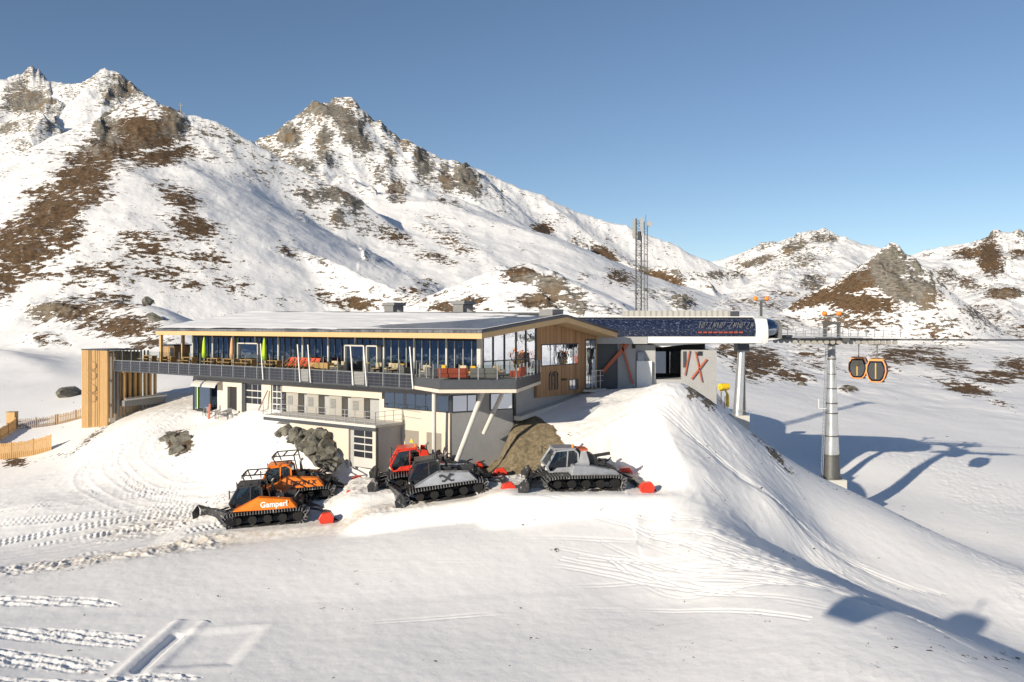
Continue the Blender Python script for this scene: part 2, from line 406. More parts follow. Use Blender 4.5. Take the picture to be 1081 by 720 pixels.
SKIS = [ # narrow ski lines over slopes
 XY((560,565,55),(700,575,54),(820,640,49),(940,690,45)), XY((560,580,53),(680,590,52),(800,655,47),(900,710,43)),
 XY((600,545,58),(720,565,56),(850,632,50),(1000,700,44)), XY((640,600,50),(760,620,49),(880,690,45)),
 XY((480,590,52),(620,600,51),(760,660,47)), XY((700,432,68),(730,470,66),(800,530,64),(880,575,61),(960,610,58)),
 XY((712,430,68),(745,470,66.5),(812,526,64.5),(890,570,61.5),(970,604,58.5)), XY((740,440,70),(770,480,68),(840,530,65),(920,575,61.5)),
 XY((400,600,51),(520,590,52),(640,570,55)), XY((420,650,45),(560,640,46),(700,655,46),(830,715,42)),
 XY((600,620,49),(700,612,49.5),(790,640,48.5)), XY((780,560,60),(860,600,57),(1000,668,52.5)),
 XY((760,545,61),(860,592,57.5),(1000,650,54)), ]
_r = random.Random(5)
for _k in range(34):
    _a = _r.uniform(0, 1); _x = 560+330*_a+_r.uniform(-30, 30); _y = 545+_r.uniform(-12, 70)+55*_a; _D = 61-(_y-530)*.11-_r.uniform(0, 1)
    _q = [(_x, _y, _D)]
    for _j in range(3):
        _x += _r.uniform(60, 130); _y += _r.uniform(8, 55)*(1 if _x > 650 else .4); _D -= _r.uniform(1.2, 4.2); _q.append((_x, _y, max(_D, 36)))
    SKIS.append(XY(*_q))
for _k in range(10):
    _o = _r.uniform(-10, 25); SKIS.append(XY((700+_o,436,67.5),(735+_o,470,66),(800+_o,525,64.5),(870+_o,568,64),(950+_o*1.4,610,62)))
def height(X, Y, detail=True):
    r = np.hypot(X, Y); D = np.maximum(Y, 1)
    base = far_base(X, Y)
    zn = near_h(X, Y) if (r < 175).any() else base
    wn = 1-sstep(110, 165, r)
    base = base*(1-wn) + zn*wn
    wr = sstep(95, 150, r)                     # mountains only beyond the plateau
    far = np.full(X.shape, -1e9); prox = np.zeros(X.shape)
    jx = X+12*fbm(X, Y, 60, 3, seed=3)*wr; jy = Y+12*fbm(X, Y, 60, 3, seed=9)*wr
    for pl, s, c, rg in RD:
        v, dc = ridge_h(jx*.3+X*.7, jy*.3+Y*.7, pl, s, c)
        prox = np.where(v > far, rg*np.exp(-dc/(8+.022*r)), prox)
        far = smax(far, v, 3.5)
    z = smax(base, far*wr + (base-40)*(1-wr), 5.)
    hgt = np.clip((z-base)/70, 0, 1.2)
    if detail:
        z = z + hgt**.7*(6.*ridged(X, Y, 75, 6, .42, 21) + sstep(380, 450, r)*3.5*ridged(X, Y, 30, 5, .5, 23)) * np.clip((r-140)/120, 0, 1)
        z = z + prox*np.clip((r-170)/150, 0, 1)*np.clip((z-base)/15, 0, 1)*(.011*r)*ridged(X, Y, 10+.03*r, 5, .58, 27)
        height.prox = prox*np.clip((z-base-8)/20, 0, 1)
        z = z + np.clip((r-130)/80, 0, 1)*(1.6*fbm(X, Y, 28, 6, .52, 33))
        # wind-blown snow, lumps and soft waves close by
        nearw = 1-sstep(90, 150, r)
        z = z + sstep(58, 64, Y)*(1-sstep(92, 104, r))*(X < 24)*.045*ridged(X, Y, 1.3, 3, .6, 8)
        z = z + nearw*(.30*fbm(X, Y, 14, 3, .45, 5) + .02*fbm(X*1.6+Y, Y*1.6-X, 1.2, 3, .5, 6))
    return pads(X, Y, z)
# ------------------------------------------------------------------ bare patches: where grass and rock break through the snow
# (px, py, rx, ry, tilt_deg, strength, rockiness, Dmin, Dmax) measured on the slope, stored on the terrain itself
PATCH = [
 (20,262,38,30,-38,.95,.25,200,420),(52,228,45,26,-48,.95,.3,200,420),(88,190,42,26,-45,.92,.3,200,420),(118,160,40,20,-20,.9,.45,200,420),
 (150,140,38,14,5,1.15,.1,200,420),(165,168,34,9,-12,1.0,0,200,420),(182,128,16,12,40,1.0,.8,200,420),(112,140,14,16,-40,.95,.9,200,420),(95,205,26,16,-20,.9,0,200,420),
 (6,300,30,16,-30,.9,.2,200,420),(72,250,20,14,-30,.7,.1,200,420),
 (190,208,26,12,25,.72,.1,200,420),(205,240,32,16,15,.62,.05,200,420),(150,262,40,20,0,.52,.1,200,420),(110,290,46,20,0,.5,.2,200,420),(215,275,26,14,20,.48,.1,200,420),(245,300,26,10,15,.4,.1,200,420),(180,290,40,16,5,.45,.1,200,420),
 (75,330,46,14,0,.8,.6,150,300),(130,345,60,14,5,.85,.3,150,300),(110,318,40,10,0,.6,.3,150,300),(160,365,30,10,0,.7,.3,150,300),(50,360,26,8,0,.5,.5,150,300),
 (30,170,18,24,-20,.35,.9,450,900),(60,160,22,16,0,.55,.9,450,900),(28,108,22,12,0,.72,1,450,900),(16,90,16,6,0,.5,1,450,900),(70,185,26,18,0,.5,.9,450,900),(120,100,12,14,20,.55,.9,450,900),(130,95,10,16,-30,.55,.9,450,900),(165,118,26,12,30,.6,.9,450,900),(10,135,16,8,0,.4,1,450,900),(205,175,30,10,30,.3,.9,450,900),
 (306,143,12,14,-60,.85,.9,400,560),(345,116,26,8,15,.95,.7,400,560),(368,135,12,24,-40,.85,.6,400,560),(342,146,10,14,0,.55,.8,400,560),(340,158,9,10,0,.7,.6,400,560),(280,163,28,10,15,.62,.7,380,560),(320,175,22,10,30,.6,.8,380,560),
 (355,207,24,9,20,.66,.5,300,470),(325,207,18,7,10,.5,.6,300,470),(374,217,9,6,0,.8,.7,300,470),(357,228,7,10,-20,.5,.6,300,470),(315,235,14,10,50,.42,.5,300,470),(420,252,26,8,20,.52,.3,300,470),(460,272,26,7,10,.5,.3,280,470),(480,255,34,12,30,.5,.4,300,470),(300,268,18,10,0,.4,.4,250,420),
 (419,202,12,16,-10,.85,.6,380,560),(447,175,10,22,-15,.66,.7,380,560),(471,188,8,18,-15,.8,.6,380,560),(492,190,12,22,-30,.92,.6,380,560),(413,165,7,10,0,.5,.7,380,560),(400,185,10,9,0,.5,.7,380,560),(475,222,20,12,20,.46,.5,380,560),(466,212,6,7,0,.5,.6,380,560),
 (572,243,12,8,0,.9,.1,380,560),(575,257,14,10,10,.9,.1,380,560),(636,270,16,9,35,.9,.2,380,560),(655,294,20,9,10,.85,.1,300,560),(697,294,24,6,14,1.0,0,380,460),(620,292,12,6,0,.45,.3,300,560),(530,255,18,8,20,.3,.5,380,560),(690,310,24,8,0,.42,.5,300,520),(700,295,30,6,15,.8,0,380,460),
 (552,290,22,9,0,1.0,.35,150,300),(580,300,16,16,50,.85,.6,150,300),(575,318,34,9,0,.95,.5,150,300),(480,325,26,8,0,.62,.4,150,300),(435,312,20,9,0,.5,.4,150,300),(450,300,20,8,20,.45,.4,150,330),(350,318,30,8,25,.5,.2,150,330),(380,322,24,7,0,.5,.2,150,330),(610,322,24,14,40,.6,.8,150,300),(640,328,20,8,0,.4,.6,150,300),
 (500,318,16,6,0,.5,.3,150,300),
 (720,320,14,10,0,.8,.8,200,420),(820,283,22,8,-10,.45,.6,420,800),(868,252,16,5,0,.8,.7,420,800),(840,262,20,8,-20,.6,.7,420,800),(800,276,26,5,-15,.65,.5,420,800),(850,275,20,12,0,.5,.8,420,800),(768,290,30,4,0,.6,.5,420,800),(860,300,20,14,0,.55,.7,340,560),
 (900,300,30,10,-20,1.05,.3,280,420),(875,312,40,8,-15,1.0,0,280,420),(938,282,18,16,0,1.1,.9,280,420),(910,322,36,10,10,.9,.1,280,420),(950,305,26,10,30,.95,.4,280,420),(970,305,16,18,-30,1.05,.95,280,420),(830,310,20,6,0,.5,.3,280,420),(900,340,60,10,0,.48,.3,200,420),(800,322,40,10,0,.5,.3,200,420),(820,345,40,14,0,.42,.3,200,420),
 (1045,272,14,22,-10,1.05,.1,420,800),(1025,268,26,6,-5,.7,.1,420,800),(1000,292,20,9,20,.6,.6,400,800),(1060,310,24,6,0,.9,.5,300,700),(1020,300,26,10,10,.5,.6,300,700),(1078,268,16,5,0,.8,.2,420,800),(1045,335,30,14,20,.45,.5,200,500),(985,340,30,9,0,.42,.4,200,500),(1075,350,20,10,0,.45,.4,200,420),
 (960,375,46,12,0,.85,.05,150,350),(1000,385,30,9,10,.9,.05,150,350),(1050,398,40,8,0,.85,.05,130,350),(1020,410,30,8,15,.9,.1,120,350),(1075,385,26,10,0,.7,.2,130,350),(1000,360,50,8,0,.42,.2,150,350),(1055,425,20,4,20,.6,.2,110,300),(930,390,26,6,0,.5,.3,130,300),
 (800,385,30,18,0,1.0,.1,120,330),(775,372,26,12,0,.8,.3,120,330),(830,395,30,8,10,.7,.3,120,330),(850,380,30,20,0,.42,.4,120,330),(872,345,24,12,0,.42,.4,150,400),(895,412,10,5,0,.7,.4,100,250),
 # near patches
 (189,467,15,13,20,1.3,.55,70,85),(15,488,16,6,0,1.1,.4,60,110),
 (735,412,12,10,45,1.0,.75,66,84),(750,424,12,8,60,1.05,.8,66,86),(820,482,22,5,48,.85,.9,70,90),(800,462,14,4,45,.7,.9,70,90),
 (96,462,34,4,-35,.75,.7,70,100),(60,480,24,4,-25,.5,.6,70,100),
 (970,552,30,3,28,.55,.9,64,84),(900,522,20,3,20,.5,.9,64,88),
 (1000,700,50,14,15,.5,.1,38,50),(950,690,26,10,20,.45,.1,38,50),(1060,700,40,14,10,.42,.1,38,54),
 (860,497,10,3,0,.6,.3,70,90),(430,470,40,3,0,.0,.1,60,70),
]
BANK = [tuple(P(*q))[:2] for q in ((478,490,66),(500,466,70),(528,448,72.3),(548,440,73),(566,443,72.5),(583,456,69.5),(594,474,67.3),(584,490,65.2),(560,496,65),(530,496,65.2),(500,495,65.5))]
def in_poly(X, Y, poly):
    if X.ndim == 2:
        a = np.array(poly); box = (X > a[:, 0].min()-3) & (X < a[:, 0].max()+3) & (Y > a[:, 1].min()-3) & (Y < a[:, 1].max()+3)
        o = np.full(X.shape, -1e3)
        if box.any(): o[box] = in_poly(X[box], Y[box], poly)
        return o
    ins = np.zeros(X.shape, bool); dmin = np.full(X.shape, 1e9); n = len(poly)
    for i in range(n):
        (x0, y0), (x1, y1) = poly[i], poly[(i+1) % n]
        c = ((y0 > Y) != (y1 > Y)) & (X < (x1-x0)*(Y-y0)/(y1-y0+1e-12)+x0); ins ^= c
        L2 = (x1-x0)**2+(y1-y0)**2; t = np.clip(((X-x0)*(x1-x0)+(Y-y0)*(y1-y0))/L2, 0, 1)
        dmin = np.minimum(dmin, np.hypot(X-x0-t*(x1-x0), Y-y0-t*(y1-y0)))
    return np.where(ins, dmin, -dmin)

def masks(X, Y, Z):
    D = np.maximum(Y, .5); px = 540.5+F*X/D; py = 343-F*Z/D
    veg = np.zeros(X.shape); rk = np.zeros(X.shape); wsum = np.full(X.shape, 1e-3)
    front = Y > 5
    for cx, cy, rx, ry, tl, st, ro, d0, d1 in PATCH:
        m = front & (np.abs(px-cx) < 3*max(rx, ry)) & (np.abs(py-cy) < 3*max(rx, ry)) & (Y > d0) & (Y < d1)
        if not m.any(): continue
        a = math.radians(tl); dx = px[m]-cx; dy = py[m]-cy
        u = (dx*math.cos(a)+dy*math.sin(a))/rx; v = (-dx*math.sin(a)+dy*math.cos(a))/ry
        g = np.exp(-(u*u+v*v)**1.3*.8)
        if d1 > 150 and .36 < st < .75: st *= 1.16
        veg[m] = np.maximum(veg[m], st*g); rk[m] += ro*g; wsum[m] += g
    rk /= wsum
    return veg, rk

def grid(ths, rs):
    T, RR = np.meshgrid(ths, rs); return RR*np.sin(T), RR*np.cos(T)
def make_sheet(name, ths, rs, mat, near):
    X, Y = grid(ths, rs); Z = height(X, Y)
    nr, nc = X.shape
    D = np.maximum(Y, 1)
    veg, rk = masks(X, Y, Z)
    if not near:
        pr = height.prox; add = .42*np.clip(pr, 0, 1)
        rk = np.where(add > veg, .85, rk); veg = np.maximum(veg, add) + .10*np.clip(pr, 0, 1)
    Z += np.clip(veg*rk*1.3, 0, 1)*sstep(130, 220, np.hypot(X, Y))*(4.2*ridged(X, Y, 13, 5, .58, 131))
    # thin scatter of bare ground everywhere on the mountains; more where it is steep
    r = np.hypot(X, Y)
    dirt = np.zeros(X.shape); rough = np.zeros(X.shape); bank = np.zeros(X.shape)
    if near:
        A, B = ab(X, Y)
        for pl, wd in TRACKS:
            m = (np.abs(X-pl[:, 0].mean()) < 40) & (np.abs(Y-pl[:, 1].mean()) < 40) & (r < 110)
            d, al, sd = seg_d(X[m], Y[m], pl[:, :2])
            for off in (-1.55, 1.55):
                q = np.abs(sd-off)
                inn = sstep(wd*.5+.15, wd*.5-.1, q) * (d < 3)
                tread = .5+.5*np.sin(2*np.pi*(al/.42 + .9*vnoise(al/3, al*0, 7) + .18*np.sign(sd-off)*(q < wd*.2)))
                brk = sstep(-.25, .1, fbm(X[m], Y[m], 5, 2, seed=44))
                Z[m] += inn*(-.05+.10*tread)*brk + .03*np.exp(-((q-wd*.55)/.18)**2)*(d < 3)
                rough[m] = np.maximum(rough[m], inn*.4)
        for k, pl in enumerate(SKIS):
            d, al, sd = seg_d(X, Y, pl[:, :2])
            mk = d < 1.2
            if mk.any(): Z[mk] -= (.045*np.exp(-((sd[mk]-.16)/.08)**2) + .045*np.exp(-((sd[mk]+.16)/.08)**2))*sstep(-.35, .1, fbm(X[mk], Y[mk], 6, 2, seed=150+k))
        # churned snow beside the machines and along the edge of the service track
        edge = XY((-60,612,53),(60,600,54.5),(180,583,57),(300,565,59.5),(420,552,60.5),(540,542,61),(680,532,61.5))
        d, al, sd = seg_d(X, Y, edge[:, :2])
        ch = np.exp(-((d-.3)/1.3)**2)
        ed2 = XY((150,558,64),(300,548,65),(420,530,66),(540,515,66),(640,505,65.5)); d2, _, _ = seg_d(X, Y, ed2[:, :2])
        ch2 = np.exp(-(d2/3.2)**2)*.8
        chn = np.maximum(ch*sstep(-.4, .1, fbm(X, Y, 8, 2, seed=51)), ch2)
        lump = np.maximum(ridged(X, Y, .9, 4, .6, 61), -.2)
        Z += chn*.20*lump + ch2*.10*fbm(X, Y, .7, 3, .6, 66) + (r < 110)*sstep(70, 62, Y)*0
        rough = np.maximum(rough, chn)
        dirt = np.maximum(dirt, ch*sstep(0, 8, al)*sstep(52, 40, al)*.9)
        dirt = np.maximum(dirt, .6*np.exp(-(d2/3.5)**2))
        # heap line next to the groomed pads at the bottom left + pads of churned snow
        for poly in ([(0,640,44),(80,639,44),(152,646,43.3),(140,662,41.8),(60,658,42.3),(-20,655,42.5)], [(-10,664,41.5),(60,670,40.8),(124,674,40.3),(104,691,39),(40,688,39.2),(-20,684,39.5)], [(-60,612,49),(40,615,48.5),(110,620,48),(130,628,47),(60,628,47),(-60,626,47.2)], [(-60,703,38.2),(100,700,38.3),(185,690,39),(215,700,38.4),(120,718,37),(-60,722,36.6)]):
            q = in_poly(X, Y, [tuple(P(*s))[:2] for s in poly])
            mm = sstep(-.15, .15, q)
            rows = .5+.5*np.sin(2*np.pi*(X*.25+Y*.97)/.55)
            Z += mm*(-.05+.10*np.maximum(ridged(X, Y, .5, 4, .6, 71), -.3)+.06*rows); rough = np.maximum(rough, mm)
        # the dug trench in the lower left, levelled pad right of it
        tr = XY((186,646,43.3),(165,668,41.2),(146,690,39.3)); d, al, sd = seg_d(X, Y, tr[:, :2])
        Z += -.18*np.exp(-(d/.28)**4) + .12*np.exp(-((sd+.7)/.3)**2)*(d < 2) + .08*np.exp(-((sd-.7)/.3)**2)*(d < 2)
        pad = in_poly(X, Y, [tuple(P(*s))[:2] for s in ((190,640,43.8),(282,632,44.5),(246,688,39.8),(150,692,39.4))])
        Z += -.10*sstep(-.3, .6, pad)+.04*np.exp(-(pad/.5)**2)
        # pocked old snow on the mound and right flank
        pk = sstep(.0, .3, fbm(X, Y, 14, 2, seed=81))*sstep(56, 66, Y)*(X > 5)
        Z += .07*pk*ridged(X, Y, .8, 3, .6, 82)
        hum = (X > -25)*sstep(62, 50, Y)
        sx = X*.55+Y*.83; sy = X*.83-Y*.55                       # wind ribs, long across the slope
        Z += hum*.17*np.maximum(ridged(sx*.22, sy, 2.2, 4, .5, 91)-.18, 0)*sstep(-.05, .3, fbm(X, Y, 18, 2, seed=92))
        Z += (X > 8)*.14*ridged(sx*.35, sy, 1.6, 3, .55, 95)*sstep(70, 56, Y)*sstep(-.1, .2, fbm(X, Y, 12, 2, seed=96))
        left = (X < -20)*(r > 108)
        Z += left*.22*ridged(X, Y, 2.4, 4, .55, 98)*sstep(-.2, .2, fbm(X, Y, 25, 2, seed=99))
        q = in_poly(X, Y, BANK)
        bank = sstep(-.5, .25, q+.5*fbm(X, Y, 1.6, 4, .6, 101))
        Z += bank*.10*fbm(X, Y, .8, 3, .6, 102)
        # tarmac-like packed grit under the bridge and in the yard
        for c, rr, s in ((P(180,424,99), 9, .75), (P(390,497,69), 5, .6), (P(500,497,66.5), 4, .5), (P(235,434,85), 3.5, .3)):
            dirt = np.maximum(dirt, s*np.exp(-((X-c.x)**2+(Y-c.y)**2)/rr**2))
        # keep the ground under the building's floor
        under = (A > -38) & (A < -.3) & (B > -.6) & (B < 17)
        Z = np.where(under & (A < -22), np.minimum(Z, -8.9), Z); Z = np.where(under & (A >= -22), np.minimum(Z, -11.2), Z)
    me = bpy.data.meshes.new(name)
    V = np.stack([X, Y, Z], -1).reshape(-1, 3).astype(np.float32)
    idx = np.arange(nr*nc).reshape(nr, nc)
    Q = np.stack([idx[:-1, :-1], idx[:-1, 1:], idx[1:, 1:], idx[1:, :-1]], -1).reshape(-1, 4)[:, ::-1]
    me.vertices.add(len(V)); me.vertices.foreach_set('co', V.ravel())
    me.loops.add(Q.size); me.loops.foreach_set('vertex_index', Q.ravel().astype(np.int32))
    me.polygons.add(len(Q)); me.polygons.foreach_set('loop_start', np.arange(0, Q.size, 4, dtype=np.int32))
    try: me.polygons.foreach_set('loop_total', np.full(len(Q), 4, dtype=np.int32))
    except Exception: pass
    me.update(calc_edges=True)
    me.polygons.foreach_set('use_smooth', np.ones(len(Q), bool))
    for nm, arr in (('veg', veg), ('rock', rk), ('dirt', dirt), ('rough', rough), ('bank', bank)):
        at = me.attributes.new(nm, 'FLOAT', 'POINT'); at.data.foreach_set('value', arr.ravel().astype(np.float32))
    me.materials.append(mat); o = bpy.data.objects.new(name, me); COL.objects.link(o); tag(o, kind='structure'); return o

def snow_mat():
    m, nt, out = newmat('snow_and_hillside')
    p = N(nt, 'ShaderNodeBsdfPrincipled'); lk(nt, p.outputs[0], out.inputs[0]); p.inputs['Specular IOR Level'].default_value = .25
    geo = N(nt, 'ShaderNodeNewGeometry'); pos = geo.outputs['Position']
    def at(n): a = N(nt, 'ShaderNodeAttribute'); a.attribute_name = n; return a.outputs['Fac']
    sn = N(nt, 'ShaderNodeSeparateXYZ'); lk(nt, geo.outputs['Normal'], sn.inputs[0])
    dist = N(nt, 'ShaderNodeSeparateXYZ'); lk(nt, pos, dist.inputs[0])
    far = ramp(nt, dist.outputs['Y'], 110, 200)
    # noise for the broken edges of the patches
    nA = noise(nt, mapping(nt, pos, (1, 1.0, 2.2)), .075, 9, .62)
    nB = noise(nt, mapping(nt, pos, (1, 1.0, 2.6)), .42, 10, .72)
    nC = noise(nt, mapping(nt, pos, (1, 1, 2.)), 1.6, 6, .65)
    nf = math_(nt, 'ADD', math_(nt, 'MULTIPLY', nA, .30), math_(nt, 'MULTIPLY', nB, .70))
    nn = math_(nt, 'ADD', math_(nt, 'MULTIPLY', nB, .4), math_(nt, 'MULTIPLY', nC, .6))
    nz = math_(nt, 'ADD', math_(nt, 'MULTIPLY', nf, far), math_(nt, 'MULTIPLY', nn, math_(nt, 'SUBTRACT', 1., far)))
    steep = math_(nt, 'SUBTRACT', .80, sn.outputs['Z'])
    st = math_(nt, 'MULTIPLY', math_(nt, 'MAXIMUM', steep, -.12), 1.1)
    st = math_(nt, 'MULTIPLY', st, far)
    v = math_(nt, 'ADD', math_(nt, 'ADD', math_(nt, 'MULTIPLY', at('veg'), .86), math_(nt, 'MULTIPLY', math_(nt, 'SUBTRACT', nz, .5), 4.3)), st)
    v = math_(nt, 'ADD', v, math_(nt, 'SUBTRACT', math_(nt, 'MULTIPLY', far, .215), .18))
    bare = ramp(nt, v, .37, .41)
    bk = at('bank'); bare = math_(nt, 'MAXIMUM', bare, ramp(nt, math_(nt, 'ADD', bk, math_(nt, 'MULTIPLY', math_(nt, 'SUBTRACT', nC, .5), .9)), .45, .6))
    rockf = ramp(nt, math_(nt, 'ADD', math_(nt, 'ADD', at('rock'), math_(nt, 'MULTIPLY', steep, 1.6)), math_(nt, 'MULTIPLY', math_(nt, 'SUBTRACT', nB, .5), 1.2)), .4, .65)
    gn = noise(nt, pos, .9, 7, .7)
    grass = mixc(nt, ramp(nt, gn, .35, .65), (.045,.03,.018), (.16,.098,.052))
    grass = mixc(nt, bk, grass, mixc(nt, ramp(nt, noise(nt, pos, 3., 6, .75), .35, .68), (.10, .078, .045), (.27, .22, .145)))
    rn = noise(nt, mapping(nt, pos, (1, 1, 3)), .5, 9, .72)
    rock = mixc(nt, ramp(nt, rn, .35, .65), (.045, .04, .035), (.29,.265,.225))
    rock = mixc(nt, ramp(nt, noise(nt, pos, .08, 4), .5, .65), rock, (.17, .125, .08))
    soil = mixc(nt, rockf, grass, rock)
    # snow with dust and grit
    sv = noise(nt, pos, .25, 5, .55)
    snow = mixc(nt, sv, (.82,.81,.80), (.885,.87,.855))
    dn = noise(nt, pos, 2.2, 7, .7)
    df = math_(nt, 'MULTIPLY', at('dirt'), ramp(nt, dn, .32, .62))
    snow = mixc(nt, math_(nt, 'MULTIPLY', df, .85), snow, (.52,.43,.31))
    fine = noise(nt, pos, 14., 3, .7)
    snow = mixc(nt, math_(nt, 'MULTIPLY', ramp(nt, fine, .62, .8), math_(nt, 'MULTIPLY', at('rough'), .35)), snow, (.62, .56, .48))
    lk(nt, mixc(nt, bare, snow, soil), p.inputs['Base Color'])
    lk(nt, math_(nt, 'ADD', .55, math_(nt, 'MULTIPLY', bare, .4)), p.inputs['Roughness'])
    # relief
    b1 = noise(nt, pos, .9, 8, .62)
    rip = noise(nt, mapping(nt, pos, (.22, 1.6, 1), (0, 0, R(-38))), 1.1, 6, .6)
    hn = math_(nt, 'ADD', math_(nt, 'MULTIPLY', b1, .10), math_(nt, 'MULTIPLY', rip, .14))
    hn = math_(nt, 'ADD', hn, math_(nt, 'MULTIPLY', noise(nt, pos, 6., 4, .7), math_(nt, 'ADD', .10, math_(nt, 'MULTIPLY', at('rough'), .7))))
    hf = math_(nt, 'ADD', math_(nt, 'MULTIPLY', noise(nt, pos, .06, 8, .6), 5.), math_(nt, 'ADD', math_(nt, 'MULTIPLY', noise(nt, pos, .4, 7, .6), 1.0), math_(nt, 'MULTIPLY', rn, math_(nt, 'MULTIPLY', bare, 5.))))
    hn = math_(nt, 'ADD', hn, math_(nt, 'MULTIPLY', bare, math_(nt, 'MULTIPLY', noise(nt, pos, 2.2, 9, .75), 1.6)))
    bn = bump(nt, hn, .22, .5)
    bf = bump(nt, hf, .2, 1.)
    mv = N(nt, 'ShaderNodeMix'); mv.data_type = 'VECTOR'; lk(nt, far, mv.inputs[0]); lk(nt, bn, mv.inputs[4]); lk(nt, bf, mv.inputs[5])
    bz = bump(nt, math_(nt, 'MULTIPLY', bare, -1.) if False else bare, .5, .12, mv.outputs[1])
    lk(nt, bz, p.inputs['Normal'])
    return m
SNOW = snow_mat()
def ang(px): return math.atan((px-540.5)/F)
q = QUAL
fine = np.arctan((np.arange(-60, 1145, 1.15/q)-540.5)/F)
lft = np.concatenate([np.linspace(-math.pi, -1.2, 60)[:-1], np.linspace(-1.2, fine[0], 200)[:-1]])
rgt = np.concatenate([np.linspace(fine[-1], 1.2, 200)[1:], np.linspace(1.2, math.pi, 60)[1:]])
ths = np.concatenate([lft, fine, rgt])
rs_near = np.concatenate([np.geomspace(2, 34, 40)[:-1], np.geomspace(34, 84, int(560*q))[:-1], np.geomspace(84, 135, int(200*q))])
rs_far = np.concatenate([np.geomspace(135, 760, int(520*q))[:-1], np.geomspace(760, 3000, 50)])
ground = make_sheet('snow_ground', ths, rs_near, SNOW, True)
hills = make_sheet('mountains', ths, rs_far, SNOW, False)
# ------------------------------------------------------------------ materials of the place
M = {}
M['render_white'] = simple('cream_render', (.60,.525,.43), .85, var=.09, scale=.7, bmp=.1)
M['concrete'] = simple('grey_concrete', (.36,.36,.36), .85, var=.12, scale=.8, bmp=.2)
M['concrete_light'] = simple('pale_concrete', (.55,.53,.49), .85, var=.1, scale=.8, bmp=.2)
M['dark_panel'] = simple('anthracite_panel', (.055,.06,.07), .45, var=.2)
M['mid_panel'] = simple('grey_metal_panel', (.20,.20,.20), .5, var=.1)
M['steel'] = simple('galvanised_steel', (.50,.51,.52), .38, metal=.7, var=.15)
M['mast_steel'] = simple('weathered_steel', (.13,.13,.125), .5, metal=.5, var=.15)
M['white_metal'] = simple('white_painted_metal', (.72,.72,.70), .45, var=.05)
M['post_grey'] = simple('light_grey_mullion', (.50,.49,.46), .5, var=.05)
M['frame'] = simple('dark_window_frame', (.035,.038,.042), .4)
M['black'] = simple('matt_black', (.018,.018,.02), .6)
M['rubber'] = simple('black_rubber', (.02,.02,.022), .75)
M['larch'] = boards('larch_boards', [(.30,.17,.085),(.42,.26,.14),(.36,.21,.11),(.25,.145,.075),(.46,.30,.18)], .21, 'Y')
M['batten'] = simple('new_larch', (.52,.31,.125), .7, var=.25, scale=1.5, stretch=(3,3,.4))
M['batten_old'] = simple('weathered_larch', (.36,.24,.13), .75, var=.3, scale=1.5, stretch=(3,3,.4))
M['fascia_wood'] = simple('glulam_fascia', (.52,.35,.17), .6, var=.12, scale=1., stretch=(.3,3,6))
M['soffit'] = simple('soffit_wood', (.46,.33,.24), .7, var=.12, stretch=(3,.4,3))
M['glass'] = glassm('facade_glass', (.30,.36,.42), .16, (.62,.78,1.))
M['mullion_dark'] = simple('grey_mullion', (.07,.075,.08), .5)
M['pane_dark'] = simple('dark_pane', (.018,.02,.028), .25)
M['door_grey'] = simple('warm_grey_door', (.25,.225,.19), .6, var=.06)
M['cabinet'] = simple('cabinet_grey', (.33,.31,.275), .6, var=.06)
M['glass_clear'] = glassm('balustrade_glass', (.88,.90,.89), -.26)
M['glass_dark'] = glassm('tinted_glass', (.08,.09,.10), .30)
M['glass_mirror'] = glassm('reflecting_glass', (.10,.12,.14), .62, (.85,.9,1.))
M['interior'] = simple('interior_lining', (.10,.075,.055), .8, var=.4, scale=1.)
M['floor_wood'] = simple('deck_planks', (.22,.18,.14), .8, var=.2, stretch=(.4,6,1))
M['orange_beam'] = simple('rust_orange_beam', (.46,.11,.05), .55, var=.1)
M['red_paint'] = simple('red_machine_paint', (.72,.045,.02), .35, var=.08)
M['orange_paint'] = simple('orange_machine_paint', (.86,.20,.012), .3, var=.06)
M['silver_paint'] = simple('silver_machine_paint', (.42,.43,.45), .32, metal=.4, var=.08)
M['yellow'] = simple('yellow_paint', (.85,.56,.02), .45)
M['green_cloth'] = simple('lime_green_canvas', (.42,.62,.03), .85)
M['tan_cloth'] = simple('terracotta_canvas', (.55,.32,.18), .85)
M['grey_seat'] = simple('grey_upholstery', (.16,.15,.15), .9)
M['cushion'] = simple('beige_cushion', (.62,.50,.34), .9)
M['cushion_y'] = simple('yellow_cushion', (.75,.42,.03), .9)
M['red_sofa'] = simple('rust_red_upholstery', (.30,.06,.035), .9)
M['red_cloth'] = simple('bright_red_canvas', (.80,.10,.06), .8)
M['orange_ball'] = simple('signal_orange', (.9,.24,.02), .5)
M['galv'] = simple('zinc_tube', (.62,.63,.63), .3, metal=.75, var=.12, scale=1.2)
M['sign_white'] = simple('white_lettering', (.8,.8,.8), .6)
M['lichen_rock'] = None

